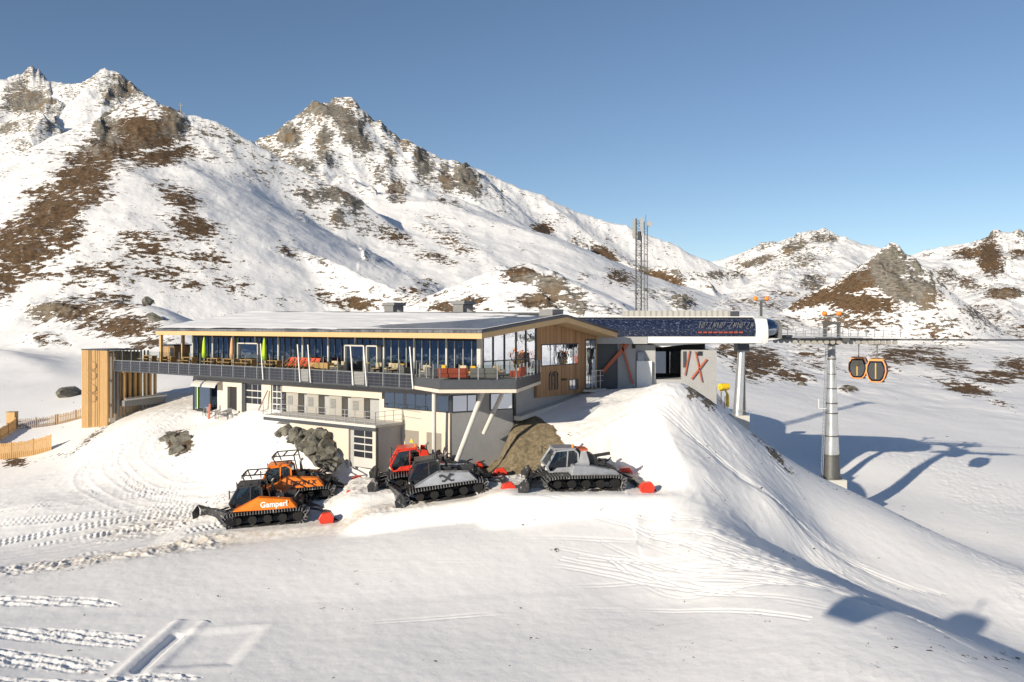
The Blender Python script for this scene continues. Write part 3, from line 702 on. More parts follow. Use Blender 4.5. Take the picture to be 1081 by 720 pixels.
def rock_mat():
    m, nt, out = newmat('lichen_boulder')
    p = N(nt, 'ShaderNodeBsdfPrincipled'); lk(nt, p.outputs[0], out.inputs[0]); p.inputs['Roughness'].default_value = .95
    g = N(nt, 'ShaderNodeNewGeometry'); n1 = noise(nt, g.outputs['Position'], 1.2, 8, .7); n2 = noise(nt, g.outputs['Position'], 5., 6, .7)
    c = mixc(nt, ramp(nt, n1, .35, .65), (.055,.052,.045), (.25,.235,.20)); c = mixc(nt, ramp(nt, n2, .5, .7), c, (.16,.16,.09))
    lk(nt, c, p.inputs['Base Color']); lk(nt, bump(nt, math_(nt, 'ADD', n1, math_(nt, 'MULTIPLY', n2, .4)), .8, .3), p.inputs['Normal']); return m
M['rock'] = rock_mat()
def grimy(name, col, rough, metal=0., amt=.5, grime=(.62,.60,.57), scale=2.5):
    # machine surface with caked snow and road dirt in uneven patches
    m, nt, out = newmat(name)
    p = N(nt, 'ShaderNodeBsdfPrincipled'); lk(nt, p.outputs[0], out.inputs[0])
    g = N(nt, 'ShaderNodeNewGeometry'); a = noise(nt, g.outputs['Position'], scale, 8, .72); b_ = noise(nt, g.outputs['Position'], 1.1, 4, .6)
    f = ramp(nt, a, .66-.2*amt, .74-.2*amt)
    c = mixc(nt, ramp(nt, b_, .3, .7), tuple(c*.75 for c in col), tuple(min(1,c*1.15) for c in col))
    lk(nt, mixc(nt, math_(nt, 'MULTIPLY', f, .85), c, grime), p.inputs['Base Color'])
    lk(nt, math_(nt, 'ADD', math_(nt, 'MULTIPLY', f, .35), rough, True), p.inputs['Roughness']); lk(nt, math_(nt, 'MULTIPLY', math_(nt, 'SUBTRACT', 1., f), metal), p.inputs['Metallic'])
    return m
for k_, a_ in (('orange_paint', .0), ('red_paint', .05), ('silver_paint', .05)):
    c_ = {'orange_paint':(.84,.20,.014),'red_paint':(.68,.045,.02),'silver_paint':(.40,.41,.43)}[k_]
    M[k_] = grimy(k_, c_, .32, .35 if k_[0] == 's' else 0, a_-.1, (.45,.40,.34), 1.6)
M['rubber'] = grimy('rubber_with_snow', (.018,.018,.02), .75, 0, .45)
def roof_mat():
    """standing-seam roof: wet dark metal where the snow has slid, snow elsewhere is its own part"""
    m, nt, out = newmat('dark_seam_roof')
    p = N(nt, 'ShaderNodeBsdfPrincipled'); lk(nt, p.outputs[0], out.inputs[0]); p.inputs['Roughness'].default_value = .3
    p.inputs['Metallic'].default_value = .2
    tc = N(nt, 'ShaderNodeTexCoord'); s = N(nt, 'ShaderNodeSeparateXYZ'); lk(nt, tc.outputs['Object'], s.inputs[0])
    f = math_(nt, 'LESS_THAN', math_(nt, 'FRACT', math_(nt, 'DIVIDE', s.outputs[0], .55)), .08)
    n1 = noise(nt, tc.outputs['Object'], .7, 6, .65)
    c = mixc(nt, ramp(nt, n1, .4, .6), (.09,.095,.11), (.20,.205,.22)); lk(nt, mixc(nt, f, c, (.05,.05,.06)), p.inputs['Base Color'])
    lk(nt, bump(nt, f, .6, .04), p.inputs['Normal']); return m
M['roof'] = roof_mat()
def roofsnow():
    m, nt, out = newmat('roof_snow')
    p = N(nt, 'ShaderNodeBsdfPrincipled'); lk(nt, p.outputs[0], out.inputs[0]); p.inputs['Roughness'].default_value = .7
    tc = N(nt, 'ShaderNodeTexCoord'); n1 = noise(nt, tc.outputs['Object'], .5, 7, .6)
    lk(nt, mixc(nt, n1, (.80,.79,.79), (.9,.89,.88)), p.inputs['Base Color']); lk(nt, bump(nt, n1, .12, .2), p.inputs['Normal']); return m
M['roofsnow'] = roofsnow()
def pv_mat():
    m, nt, out = newmat('dark_cell_panel')
    p = N(nt, 'ShaderNodeBsdfPrincipled'); lk(nt, p.outputs[0], out.inputs[0]); p.inputs['Roughness'].default_value = .25
    tc = N(nt, 'ShaderNodeTexCoord'); s = N(nt, 'ShaderNodeSeparateXYZ'); lk(nt, tc.outputs['Object'], s.inputs[0])
    a = math_(nt, 'LESS_THAN', math_(nt, 'FRACT', math_(nt, 'DIVIDE', s.outputs[0], .62)), .05)
    b = math_(nt, 'LESS_THAN', math_(nt, 'FRACT', math_(nt, 'DIVIDE', s.outputs[2], .27)), .13)
    f = math_(nt, 'MAXIMUM', a, b)
    lk(nt, mixc(nt, f, mixc(nt, noise(nt, tc.outputs['Object'], .6, 4), (.014,.016,.024), (.035,.038,.05)), (.085,.09,.10)), p.inputs['Base Color']); return m
M['pv'] = pv_mat()
def gratings(name, c1, c2, axis, w, duty=.5):
    m, nt, out = newmat(name)
    p = N(nt, 'ShaderNodeBsdfPrincipled'); lk(nt, p.outputs[0], out.inputs[0]); p.inputs['Roughness'].default_value = .5
    tc = N(nt, 'ShaderNodeTexCoord'); s = N(nt, 'ShaderNodeSeparateXYZ'); lk(nt, tc.outputs['Object'], s.inputs[0])
    f = math_(nt, 'LESS_THAN', math_(nt, 'FRACT', math_(nt, 'DIVIDE', s.outputs[axis], w)), duty)
    lk(nt, mixc(nt, f, c1, c2), p.inputs['Base Color']); lk(nt, bump(nt, f, .6, .05), p.inputs['Normal']); return m
M['louvre'] = gratings('grey_louvres', (.30,.30,.29), (.16,.16,.16), 2, .12)
M['corrug'] = gratings('ribbed_sheet', (.42,.41,.38), (.30,.29,.27), 0, .55, .35)
M['hood'] = None
def hood_mat():
    """dark hood with pale blotches painted in for reflected snow and broken lettering"""
    m, nt, out = newmat('painted_reflection_hood')
    p = N(nt, 'ShaderNodeBsdfPrincipled'); lk(nt, p.outputs[0], out.inputs[0]); p.inputs['Roughness'].default_value = .22
    tc = N(nt, 'ShaderNodeTexCoord')
    sn = noise(nt, mapping(nt, tc.outputs['Object'], (1.5, 1, 3.)), 2.6, 6, .8)
    f = math_(nt, 'MULTIPLY', ramp(nt, sn, .55, .62), .45)  # pale flecks paint snow reflections and broken lettering into the colour
    c = mixc(nt, f, (.012,.018,.045), (.34,.38,.48)); lk(nt, c, p.inputs['Base Color']); return m
M['hood'] = hood_mat()

# ------------------------------------------------------------------ restaurant
def a_at(px, b):
    k = (px-540.5)/F; return (k*(67.5+.8*b)+2.4-.6*b)/(.8+.6*k)
def w_of(a, b, z=0): return Vector((-2.4+.8*a+.6*b, 67.5-.6*a+.8*b, z))
RZ = math.atan2(-.6, .8)
rest = thing('mountain_restaurant', 'long two storey timber and glass mountain restaurant with a snowy pitched roof', 'building', (-2.4, 67.5, 0), RZ)
def bx(name, mat, *boxes, parent=rest, **kw):
    m = MB()
    for b in boxes: m.box(*b)
    return m.build(name, M[mat] if isinstance(mat, str) else mat, parent, **kw)
FZ = -4.15                                   # upper floor level
# roof: front and back slopes, ridge slightly rising to the left
def roof_z(a, b):
    rz = .9 + (2.2-a)/43.6*.55
    if b < 9: return -.4+(rz+.4)*(b+2.7)/11.7
    return rz-(rz+.55)*(b-9)/8.8
def roof_slab(off0, off1, ins):
    m = MB(); a0, a1 = -42.6+ins, 2.2-ins; bs = (-2.7+ins, 9, 17.8-ins)
    for a in (a0, a1):
        for b in bs: m.v += [(a, b, roof_z(a, b)+off0), (a, b, roof_z(a, b)+off1)]
    f = m.f
    f += [(1,3,9,7),(3,5,11,9),(0,6,8,2),(2,8,10,4),(0,1,7,6),(4,10,11,5),(0,2,3,1),(2,4,5,3),(6,7,9,8),(8,9,11,10)]
    return m
roof = roof_slab(-.22, 0, 0).build('roof', M['roof'], rest)
roof_slab(-.66, -.225, .07).build('roof_fascia', M['fascia_wood'], rest)
bx('soffit_lining', 'soffit', (-42.4, 2.05, -2.55, 17.5, -1.10, -1.07)) if False else None
# snow lying on the roof, ragged towards the right where dark metal shows
def roof_snow():
    m = MB(); na, nb = 170, 44
    A = np.linspace(-42.4, 2.1, na); Bv = np.linspace(-2.62, 8.9, nb); keep = {}
    for i, a in enumerate(A):
        for j, b in enumerate(Bv):
            k = (a+17)/15; t = (b+2.6)/11.5
            n_ = float(fbm(np.array([a*.5]), np.array([b*2.2]), 2.5, 5, .6, 7)[0])
            th = .14 + .10*n_ - max(0, k)*.5*(1-t*.72) - (.07 if b < -2.2 else 0)
            if a > -14 and b < -1.9: th = max(th, .05)
            if a > 1.7: th = max(th, .06)
            m.v.append((a, b, roof_z(a, b)+(th if th > 0 else -.06)))
    for i in range(na-1):
        for j in range(nb-1):
            q = i*nb+j; m.f.append((q, q+nb, q+nb+1, q+1))
    return m
roof_snow().build('snow_cover', M['roofsnow'], roof, smooth=True)
m = MB(); m.box(-41.4, .2, 8.8, 9.1, 0, .16)
for i, (x, y, z) in enumerate(m.v): m.v[i] = (x, y, z+roof_z(x, 9)+.002)
m.build('ridge_cap', M['dark_panel'], roof)
bx('ridge_box', 'mid_panel', (-.2, 1.2, 8.2, 9.9, .75, 1.35), parent=roof)
for px in (418, 491):                       # ventilation cowls standing on the ridge
    a = a_at(px, 12); m = MB(); m.box(a-.75, a+.55, 11, 12.6, .0, 2.0); m.box(a-.9, a+.8, 10.9, 12.7, 2.0, 2.35); m.bar((a+.5,11.8,1.4),(a+1.3,11.8,1.0),.5)
    m.build('roof_vent', M['mid_panel'], roof, bevel=.04)
# walls of the upper storey
poly = [(7.6, -6.3), (17.55, -6.3), (17.55, roof_z(0, 17.55)-.67), (9, roof_z(0, 9)-.67), (7.6, roof_z(0, 7.6)-.67)]
def wall_yz(name, poly, a0, a1, mat, parent=rest):
    m = MB(); n = len(poly)
    m.v += [(a0, y, z) for y, z in poly] + [(a1, y, z) for y, z in poly]
    m.f.append(tuple(reversed(range(n)))); m.f.append(tuple(n+k for k in range(n)))
    for k in range(n): m.f.append((k, (k+1) % n, n+(k+1) % n, n+k))
    return m.build(name, mat, parent)
tw = wall_yz('timber_wall', poly, -.25, 0, M['larch'])
# window in the timber wall
m = MB(); m.box(-.02, .03, 8.2, 14.2, -3.62, -1.68); wf = m.build('window', M['frame'], tw)
m = MB()
for y0, y1 in ((8.3,9.5),(9.62,10.1),(10.22,11.6),(11.72,13.3),(13.42,14.1)): m.box(.02, .045, y0, y1, -3.52, -1.78)
m.build('pane', M['glass_mirror'], wf)
m = MB(); m.box(-.02, .03, 12.6, 14.2, -5.95, -4.95); wf = m.build('window', M['frame'], tw)
MB().box(.02, .045, 12.7, 13.1, -5.87, -5.03).build('pane', M['glass_mirror'], wf); MB().box(.02, .045, 13.2, 13.6, -5.87, -5.03).build('pane', M['glass_mirror'], wf)
m = MB(); m.box(-.02, .04, 15.4, 17.3, -6.0, -1.35); dfm = m.build('entrance_door', M['frame'], tw)
m = MB(); m.box(.03, .05, 15.5, 16.2, -5.9, -1.5); m.build('pane', M['glass_mirror'], dfm)
m = MB(); m.box(.03, .05, 16.32, 17.2, -5.9, -1.5); m.build('pane', M['glass_dark'], dfm)
m = MB()
for y in (15.5, 16.2, 17.0): m.bar((.7, y, -6), (.7, y, -4.3), .05)
m.bar((.7, 15.4, -4.3), (.7, 17.6, -4.3), .05); m.bar((.7, 15.4, -4.8), (.7, 17.6, -4.8), .03); m.bar((.7, 15.4, -5.3), (.7, 17.6, -5.3), .03); m.build('entrance_railing', M['steel'], rest)
bx('door_slab', 'concrete_light', (-.2, .9, 15.0, 17.8, -6.25, -6.05))
# the house sign: tall arch with a letter M over an H
m = MB(); T = .13; y0 = 9.45
def arc_pts(cy, cz, r, a0, a1, n=10): return [(.05, cy+r*math.cos(R(a0+(a1-a0)*k/n)), cz+r*math.sin(R(a0+(a1-a0)*k/n))) for k in range(n+1)]
for p, q in (((y0,-5.75),(y0,-4.5)),((y0+1.3,-5.75),(y0+1.3,-4.5)),((y0+.4,-5.75),(y0+.4,-4.35)),((y0+.9,-5.75),(y0+.9,-4.35)),((y0+.4,-5.2),(y0+.9,-5.2))):
    m.bar((.05, p[0], p[1]), (.05, q[0], q[1]), .06, T, up=(0,1,0))
for c in (y0+.33, y0+.97):
    ap = arc_pts(c, -4.5, .33, 0, 180)
    for p, q in zip(ap[:-1], ap[1:]): m.bar(p, q, .06, T, up=(1,0,0))
m.build('arched_letter_sign', M['dark_panel'], tw)
bx('wall_lamp', 'black', (0, .12, 11.4, 12.2, -5.0, -4.86), parent=tw)
# glazing: front and the glazed corner
GT = -1.07
m = MB(); m.box(-39.7, -.05, 0, .03, FZ+.05, -.75); gf = m.build('front_glazing', M['glass'], rest)
for k in range(45):
    a = -39.7+k*.9; th = .16 if k % 4 == 0 else .05
    MB().box(a, a+th, -.14 if k % 4 == 0 else -.08, .06, FZ, -.72).build('mullion', M['post_grey' if k % 4 == 0 or k > 30 else 'mullion_dark'], gf)
bx('corner_post', 'post_grey', (-.34, .02, -.2, .14, FZ, -.8))
gp = [(.15, FZ+.05), (7.55, FZ+.05), (7.55, roof_z(0, 7.55)-.68), (.15, roof_z(0, .15)-.68)]
ge = wall_yz('side_glazing', gp, -.1, -.07, M['glass_mirror'])
for b in (.2, 1.5, 3.0, 4.6, 6.0, 7.45): MB().box(-.16, 0, b, b+.1, FZ, roof_z(0, b)-.68).build('glazing_bar', M['frame'], ge)
MB().box(-.14, -.02, .3, 7.5, -2.95, -2.87).build('cross_bar', M['frame'], ge)
bx('head_beam', 'black', (-39.7, -.2, -.1, .2, -1.3, -.74))
# what is behind the glass
bx('upper_floor', 'floor_wood', (-39.7, -.2, .05, 17.3, FZ-.3, FZ))
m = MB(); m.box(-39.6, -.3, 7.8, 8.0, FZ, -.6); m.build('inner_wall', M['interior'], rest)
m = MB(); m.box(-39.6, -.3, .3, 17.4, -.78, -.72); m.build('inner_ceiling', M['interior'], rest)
m = MB()
for k in range(9): m.box(-37+k*4.3, -36.6+k*4.3, 3.5, 3.9, FZ, -.8)
for k in range(14): m.box(-38.5+k*2.7, -37.3+k*2.7, 1.6, 2.5, FZ+.7, FZ+.76); m.box(-38+k*2.7, -37.8+k*2.7, 2, 2.1, FZ, FZ+.7)
m.build('dining_tables', M['batten_old'], rest)
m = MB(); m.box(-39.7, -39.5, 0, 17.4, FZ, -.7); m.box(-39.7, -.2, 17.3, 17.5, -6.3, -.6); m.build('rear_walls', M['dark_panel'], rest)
# wooden posts of the left overhang
for (a, b) in ((-42.0, -2.3), (-42.0, .25), (-42.0, 6.)):
    bx('roof_post', 'fascia_wood', (a-.14, a+.14, b-.14, b+.14, FZ, roof_z(a, b)-.67))
# glass lobbies on the terrace
for x0, x1 in ((251, 273), (364, 385), (387, 399)):
    a0, a1 = a_at(x0, -.4), a_at(x1, -.4)
    m = MB(); m.box(a0, a0+.12, -.5, 0, FZ, -1.75); m.box(a1-.12, a1, -.5, 0, FZ, -1.75); m.box(a0, a1, -.5, 0, -1.9, -1.75); d = m.build('terrace_door', M['post_grey'], rest)
    m = MB(); m.box(a0+.13, a1-.13, -.3, -.28, FZ, -1.92); m.build('pane', M['glass_dark'], d)
# terrace deck with dark cell panels on its edge
bx('terrace_slab', 'concrete', (-51, -.4, -2.6, .0, -4.45, FZ-.01), (-51, -39.7, 0, 6, -4.45, FZ-.01))
bx('terrace_boards', 'floor_wood', (-51, -.4, -2.62, -.15, FZ-.005, FZ+.02), (-51, -39.8, -.1, 6, FZ-.005, FZ+.02))
pl = bx('edge_panels', 'pv', (-51, -4.8, -2.74, -2.66, -5.03, -3.98))
m = MB()
for k in range(26):
    a = -51+k*1.86; m.box(a-.03, a+.03, -2.77, -2.60, -5.05, -3.95)
m.box(-51, -4.8, -2.78, -2.6, -3.98, -3.94); m.build('panel_trim', M['steel'], pl)
bx('deck_edge_beam', 'dark_panel', (-51, -4.8, -2.72, -2.45, -5.2, -5.035))
for (x0, x1) in ((317, 326), (372, 385)):
    bx('grey_slat_panel', 'louvre', (a_at(x0, -2.8), a_at(x1, -2.8), -2.84, -2.76, -5.05, -3.95), parent=pl)
# glass balustrade above
m = MB(); m.box(-51, -4.8, -2.69, -2.67, -3.93, -2.85)
bal = m.build('glass_balustrade', M['glass_clear'], rest)
for k in range(26): a = -51+k*1.86; MB().box(a-.02, a+.02, -2.72, -2.66, -3.95, -2.83).build('balustrade_post', M['steel'], bal)
for x in (277, 316, 327, 372, 386, 435):     # thin leaning light poles
    a = a_at(x, -2.95); MB().tube([(a+.1, -2.95, -5.1), (a-.25, -2.95, -1.75)], .06, 6).build('leaning_pole', M['white_metal'], rest)
# balcony at the corner
BP = [(-4.8,-2.7), (-.3,-4.6), (4.1,-.93), (.05,8.0), (.05, -.0), (-4.8, 0)]
def offs(poly, d):
    c = Vector((sum(p[0] for p in poly)/len(poly), sum(p[1] for p in poly)/len(poly)))
    return [tuple(c+(Vector(p)-c)*(1+d)) for p in poly]
MB().prism(BP, -4.62, FZ-.02).build('balcony_floor', M['concrete'], rest)
def strip(name, z0, z1, mat, th, parent, idx=(0,1,2,3), out=0):
    m = MB()
    for i, j in zip(idx[:-1], idx[1:]):
        p = Vector((*BP[i], 0)); q = Vector((*BP[j], 0)); d = (q-p).normalized(); n = Vector((d.y, -d.x, 0))
        e = th*.5
        vs = [p+n*out-d*0, q+n*out, q+n*(out+th), p+n*(out+th)]
        if i == idx[0]: pass
        m.prism([(v.x, v.y) for v in (vs[0], vs[3], vs[2], vs[1])][::-1], z0, z1)
    return m.build(name, M[mat], parent)
strip('balcony_underside_edge', -5.12, -4.86, 'render_white', .3, rest, out=-.25)
MB().prism(BP, -5.0, -4.86).build('balcony_soffit', M['concrete'], rest)
strip('balcony_parapet', -4.855, -4.12, 'dark_panel', .12, rest, out=-.10)
gb = strip('balcony_glass', -4.11, -3.0, 'glass_clear', .03, rest, out=-.05)
for i, j in ((0,1),(1,2),(2,3)):
    p = Vector((*BP[i], 0)); q = Vector((*BP[j], 0)); n = int((q-p).length/1.5)+1
    for k in range(n+1):
        c = p+(q-p)*k/n; MB().bar((c.x, c.y, -4.12), (c.x, c.y, -2.98), .05).build('balcony_post', M['steel'], gb)
# lower storey
LW = -1.0
def xa(px, b=LW): return a_at(px, b)
bx('lower_core', 'concrete', (xa(223)+.2, -2.6, -.4, 17.2, -11.6, -5.0))
bx('grey_beam', 'mid_panel', (xa(205), -2.5, LW-.12, -.4, -5.72, -5.04))
m = MB()
x = xa
# cream wall pieces: (px0, px1, z0, z1)
for a0, a1, z0, z1 in ((x(240)-1.7, x(240), -8.9, -5.72), (x(250), x(255), -8.9, -5.73), (x(276), x(286), -8.9, -5.73), (x(298), x(403), -6.32, -5.73), (x(400.5), x(405.5), -8.15, -6.32), (x(405.5), -2.45, -11.6, -7.05), (x(240), x(250), -6.2, -5.73)):
    MB().box(a0, a1, LW, -.4, z0, z1).build('lower_wall', M['render_white'], rest)
# left glass lobby
a0, a1 = x(203.5), x(222)
lob = bx('cafe_lobby', 'frame', (a0, a0+.15, LW, LW+.15, -8.9, -5.72), (a1-.15, a1, LW, LW+.15, -8.9, -5.72), (a0+.8, a0+.9, LW, LW+.15, -8.9, -5.72), (a0, a0+.15, 3, 3.15, -8.9, -5.72), (a0, a1, LW-.02, 3, -8.95, -8.8))
bx('pane', 'glass', (a0+.1, a1, LW+.04, LW+.07, -8.7, -5.75), parent=lob); bx('pane', 'glass', (a0+.04, a0+.07, LW+.1, 3, -8.7, -5.75), parent=lob)
bx('green_frame_post', M['batten'] if False else 'green_cloth', (a0+.85, a0+1.0, LW-.06, LW-.01, -8.75, -6.3), parent=lob)
bx('lobby_back', 'dark_panel', (a0+.2, x(250)+.3, 3.1, 3.3, -8.9, -5.3))
m = MB()                                      # curved awning hoods
for c0, c1 in ((x(209.5), x(219)), (x(221), x(235))):
    n = 6
    for k in range(n):
        t0 = math.pi/2*k/n; t1 = math.pi/2*(k+1)/n
        m.quad((c0, LW-.02-.9*math.sin(t0), -6.35+.6*math.cos(t0)), (c1, LW-.02-.9*math.sin(t0), -6.35+.6*math.cos(t0)), (c1, LW-.02-.9*math.sin(t1), -6.35+.6*math.cos(t1)), (c0, LW-.02-.9*math.sin(t1), -6.35+.6*math.cos(t1)))
aw = m.build('curved_awning', M['post_grey'], rest); s_ = aw.modifiers.new('s', 'SOLIDIFY'); s_.thickness = .04
bx('side_door', 'black', (x(240)+.02, x(250)-.02, -.7, -.6, -8.9, -6.2))
def sectional(name, p0, p1, z0, z1, rows, cols, b, solid):
    a0, a1 = p0, p1
    m = MB(); m.box(a0, a1, b, b+.08, z0, z1); d = m.build(name, M['post_grey'], rest)
    m = MB(); hh = (z1-z0-solid)/rows; ww = (a1-a0)/cols
    for r in range(rows):
        for c in range(cols): m.box(a0+c*ww+.05, a0+(c+1)*ww-.05, b-.03, b-.001, z0+solid+r*hh+.06, z0+solid+(r+1)*hh-.06)
    m.build('pane', M['pane_dark'], d); return d
sectional('sectional_door', x(258), x(276), -8.8, -5.8, 3, 3, LW+.25, 1.0)
bx('door_reveal', 'dark_panel', (x(255), x(258), LW+.1, -.4, -8.9, -5.73)); bx('door_reveal', 'dark_panel', (x(286)+.02, x(298), LW+.35, -.3, -8.9, -5.73))
# open shelf of crates beside the doors
m = MB(); a0, a1 = x(288), x(297)
for z in (-8.2, -7.6, -7.0, -6.4): m.box(a0, a1, LW-.05, LW+.3, z, z+.06)
for a in (a0, (a0+a1)/2, a1): m.bar((a, LW, -8.5), (a, LW, -5.8), .06)
m.build('ladder_rack', M['white_metal'], rest)
# terrace recess with four pale plant cabinets
bx('recess_back', 'dark_panel', (x(298), x(402), .0, .1, -8.2, -6.3))
for p0, p1 in ((303,315.5),(324.5,337),(348,361.5),(371.5,385)):
    c = bx('plant_cabinet', 'cabinet', (x(p0), x(p1), LW-.1, -.1, -8.15, -6.36), bevel=.02)
    bx('vent_grille', 'louvre', (x(p0)+.25, x(p0)+.95, LW-.125, LW-.101, -7.5, -6.65), parent=c)
# ribbon window of the lower storey and its skewed return
rb = bx('ribbon_window', 'frame', (x(405.5), -2.45, LW-.02, LW+.1, -7.04, -5.62))
m = MB(); cuts = [x(406.3), x(417), x(427), x(429), x(439), x(450), x(461), x(475)-.05]
for i in range(len(cuts)-1): m.box(cuts[i]+.06, cuts[i+1]-.06, LW-.045, LW-.021, -6.95, -5.70)
m.build('pane', M['glass'], rb)
S0 = Vector((-2.45, LW, 0)); S1 = Vector((-.3, 4.7, 0)); sd_ = (S1-S0).normalized(); sn_ = Vector((sd_.y, -sd_.x, 0)); SL = (S1-S0).length
SM = Matrix(((sd_.x, -sn_.x, 0, S0.x), (sd_.y, -sn_.y, 0, S0.y), (0, 0, 1, 0), (0, 0, 0, 1)))
def sk(name, mat, *bxs, parent=rest):
    m = MB()
    for b in bxs: m.box(*b, M=SM)
    return m.build(name, M[mat], parent)
sk('return_wall', 'concrete', (0, SL, .02, .4, -11.6, -5.0))
bx('corner_pilaster', 'render_white', (-2.6, -2.42, LW-.06, LW+.2, -11.6, -7.05))
rw = sk('ribbon_window', 'frame', (.1, 2.5, -.03, .02, -7.04, -5.62), (3.7, SL-.15, -.03, .02, -7.04, -5.62))
for q_ in ((.25, 1.5), (1.6, 2.4), (3.8, SL-.25)): sk('pane', 'glass_mirror', (q_[0], q_[1], -.06, -.031, -6.95, -5.7), parent=rw)
bx('dark_corner_post', 'frame', (-.45, -.2, 4.6, 4.85, -9.5, -5.1))
bx('side_wall', 'concrete', (-.55, -.3, 4.85, 17.5, -11., -6.3), (-.55, -.3, 4.85, 7.7, -6.3, -4.9))
m = MB(); m.box(-.28, .5, 4.6, 17.6, -.35, 0)
for i, (a_, b_, z_) in enumerate(m.v): m.v[i] = (a_, b_, z_-7.62+(b_-4.6)*.118)
m.build('sloping_kerb', M['concrete_light'], rest)
# doors with yellow warning signs in the cream wall
for p0, p1 in ((427.5,442),(450.5,466)):
    d = bx('steel_door', 'door_grey', (x(p0), x(p1), LW-.03, LW+.02, -11.5, -8.75))
    mid = (x(p0)+x(p1))/2; m = MB(); m.v += [(mid-.2, LW-.045, -9.75), (mid+.2, LW-.045, -9.75), (mid, LW-.045, -9.4), (mid-.2, LW-.034, -9.75), (mid+.2, LW-.034, -9.75), (mid, LW-.034, -9.4)]
    m.f += [(0,1,2),(5,4,3),(0,3,4,1),(1,4,5,2),(2,5,3,0)]; m.build('warning_triangle', M['yellow'], d)
    bx('handle', 'black', (x(p1)-.2, x(p1)-.1, LW-.07, LW-.031, -10.2, -10.05), parent=d)
# columns under the balcony
def col(p, q, r, name='column'):
    MB().tube([p, q], r, 14).build(name, M['concrete_light'], rest, smooth=True)
col((-2.95, -1.75-.6, -11.2), (-2.8, -2.5, -5.0), .17)
def inv(p): d = p-Vector((-2.4, 67.5, 0)); return (d.x*.8-d.y*.6, d.x*.6+d.y*.8, p.z)
col(inv(P(479,495,64.8)), inv(P(510,413,66.0)), .19, 'raking_strut'); col(inv(P(510.5,458,69.0)), inv(P(532,411,68.5)), .17, 'raking_strut')
# garage block with terrace on top
GA0, GA1 = xa(288, -4), -7.75
bx('garage_block', 'render_white', (a_at(306,-4), a_at(368,-4), -4.0, -1.0, -12., -8.32))
bx('garage_side', 'larch' if False else 'concrete', (GA1-.3, GA1, -3.98, -1.0, -12., -8.32), (a_at(368,-4), a_at(373,-4), -3.8, -1.0, -12., -8.32))
bx('garage_pier', 'render_white', (GA1-.35, GA1+.0, -4.05, -3.7, -12., -8.33))
bx('terrace_top', 'concrete_light', (GA0-1.2, GA1+.15, -4.2, -1.0, -8.32, -8.12))
bx('terrace_edge_beam', 'dark_panel', (GA0-1.2, GA1+.1, -4.12, -3.9, -8.62, -8.33))
sectional('garage_door', a_at(373,-3.9), a_at(396.5,-3.9), -11.7, -8.65, 4, 2, -3.85, .75)
m = MB(); a0 = GA0-1.2; n = 12
for k in range(n+1):
    a = a0+(GA1+.1-a0)*k/n; m.bar((a, -4.15, -8.3), (a, -4.15, -7.05), .05)
for z in (-7.05, -7.45, -7.85): m.bar((a0, -4.15, z), (GA1+.1, -4.15, z), .035)
for b in (-4.15, -3.1, -2.1, -1.1): m.bar((GA1+.1, b, -8.3), (GA1+.1, b, -7.05), .05)
for z in (-7.05, -7.45, -7.85): m.bar((GA1+.1, -4.15, z), (GA1+.1, -1.1, z), .035)
for z in (-7.05, -7.6): m.bar((GA1+.1, -1.1, z), (GA1+2.2, -1.1, z-.1), .035)
m.build('terrace_railing', M['steel'], rest)

# ------------------------------------------------------------------ things on the terraces
def parasol(a, b, mat, label):
    t = thing('closed_parasol', label, 'parasol', w_of(a, b, FZ+.02), RZ, 'closed parasols on the terrace')
    MB().tube([(0,0,0),(0,0,2.95)], .035, 8).build('pole', M['white_metal'], t)
    MB().tube([(0,0,.75),(0,0,.95),(0,0,1.6),(0,0,2.4),(0,0,2.95)], [.10,.24,.20,.14,.05], 10).build('furled_canopy', M[mat], t, smooth=True)
    MB().box(-.35,.35,-.35,.35,0,.08).build('base', M['concrete'], t)
parasol(a_at(215.5,-1.9), -1.9, 'green_cloth', 'furled lime green parasol left of the terracotta one')
parasol(a_at(244.8,-1.9), -1.9, 'tan_cloth', 'furled terracotta parasol between the two green ones')
parasol(a_at(279,-1.9), -1.9, 'green_cloth', 'furled lime green parasol right of the terracotta one')
def bench_set(a, b, label, sc=1):
    t = thing('picnic_table', label, 'table', w_of(a, b, FZ+.02), RZ, 'wooden tables on the terrace')
    MB().box(-1,1,-.35,.35,.7,.76).build('tabletop', M['batten'], t)
    for s in (-1, 1):
        MB().box(-.06+s*.8,.06+s*.8,-.3,.3,0,.7).build('leg', M['batten'], t)
        MB().box(-1,1,s*.75-.14,s*.75+.14,.42,.47).build('bench_board', M['batten'], t)
        MB().bar((s*.8,-.85,.38),(s*.8,.85,.38),.06).build('cross_rail', M['batten'], t)
tb = ['leftmost wooden picnic table on the terrace near the stair tower', 'wooden picnic table behind the leftmost roof post', 'wooden picnic table just left of the left green parasol', 'wooden picnic table just right of the left green parasol', 'wooden picnic table under the terracotta parasol', 'wooden picnic table before the left terrace door', 'wooden picnic table beside the right green parasol']
for i, px in enumerate((158, 178, 200, 226, 243, 262, 288)):
    bench_set(a_at(px, -1.4), -1.35, tb[i])
hb = thing('timber_sauna_hut', 'small flat roofed timber kiosk at the far left end of the terrace', 'kiosk', w_of(-46.8, 2.6, FZ+.02), RZ)
MB().box(-1.6,.9,-1,1,0,1.75).build('wall', M['batten_old'], hb); MB().box(-1.8,1.1,-1.2,1.2,1.75,1.9).build('roof', M['dark_panel'], hb)
MB().box(.1,.85,-1.04,-1.01,.1,1.6).build('opening', M['black'], hb); MB().box(-.3,-.15,-1.06,-1.0,0,1.7).build('post', M['batten'], hb)
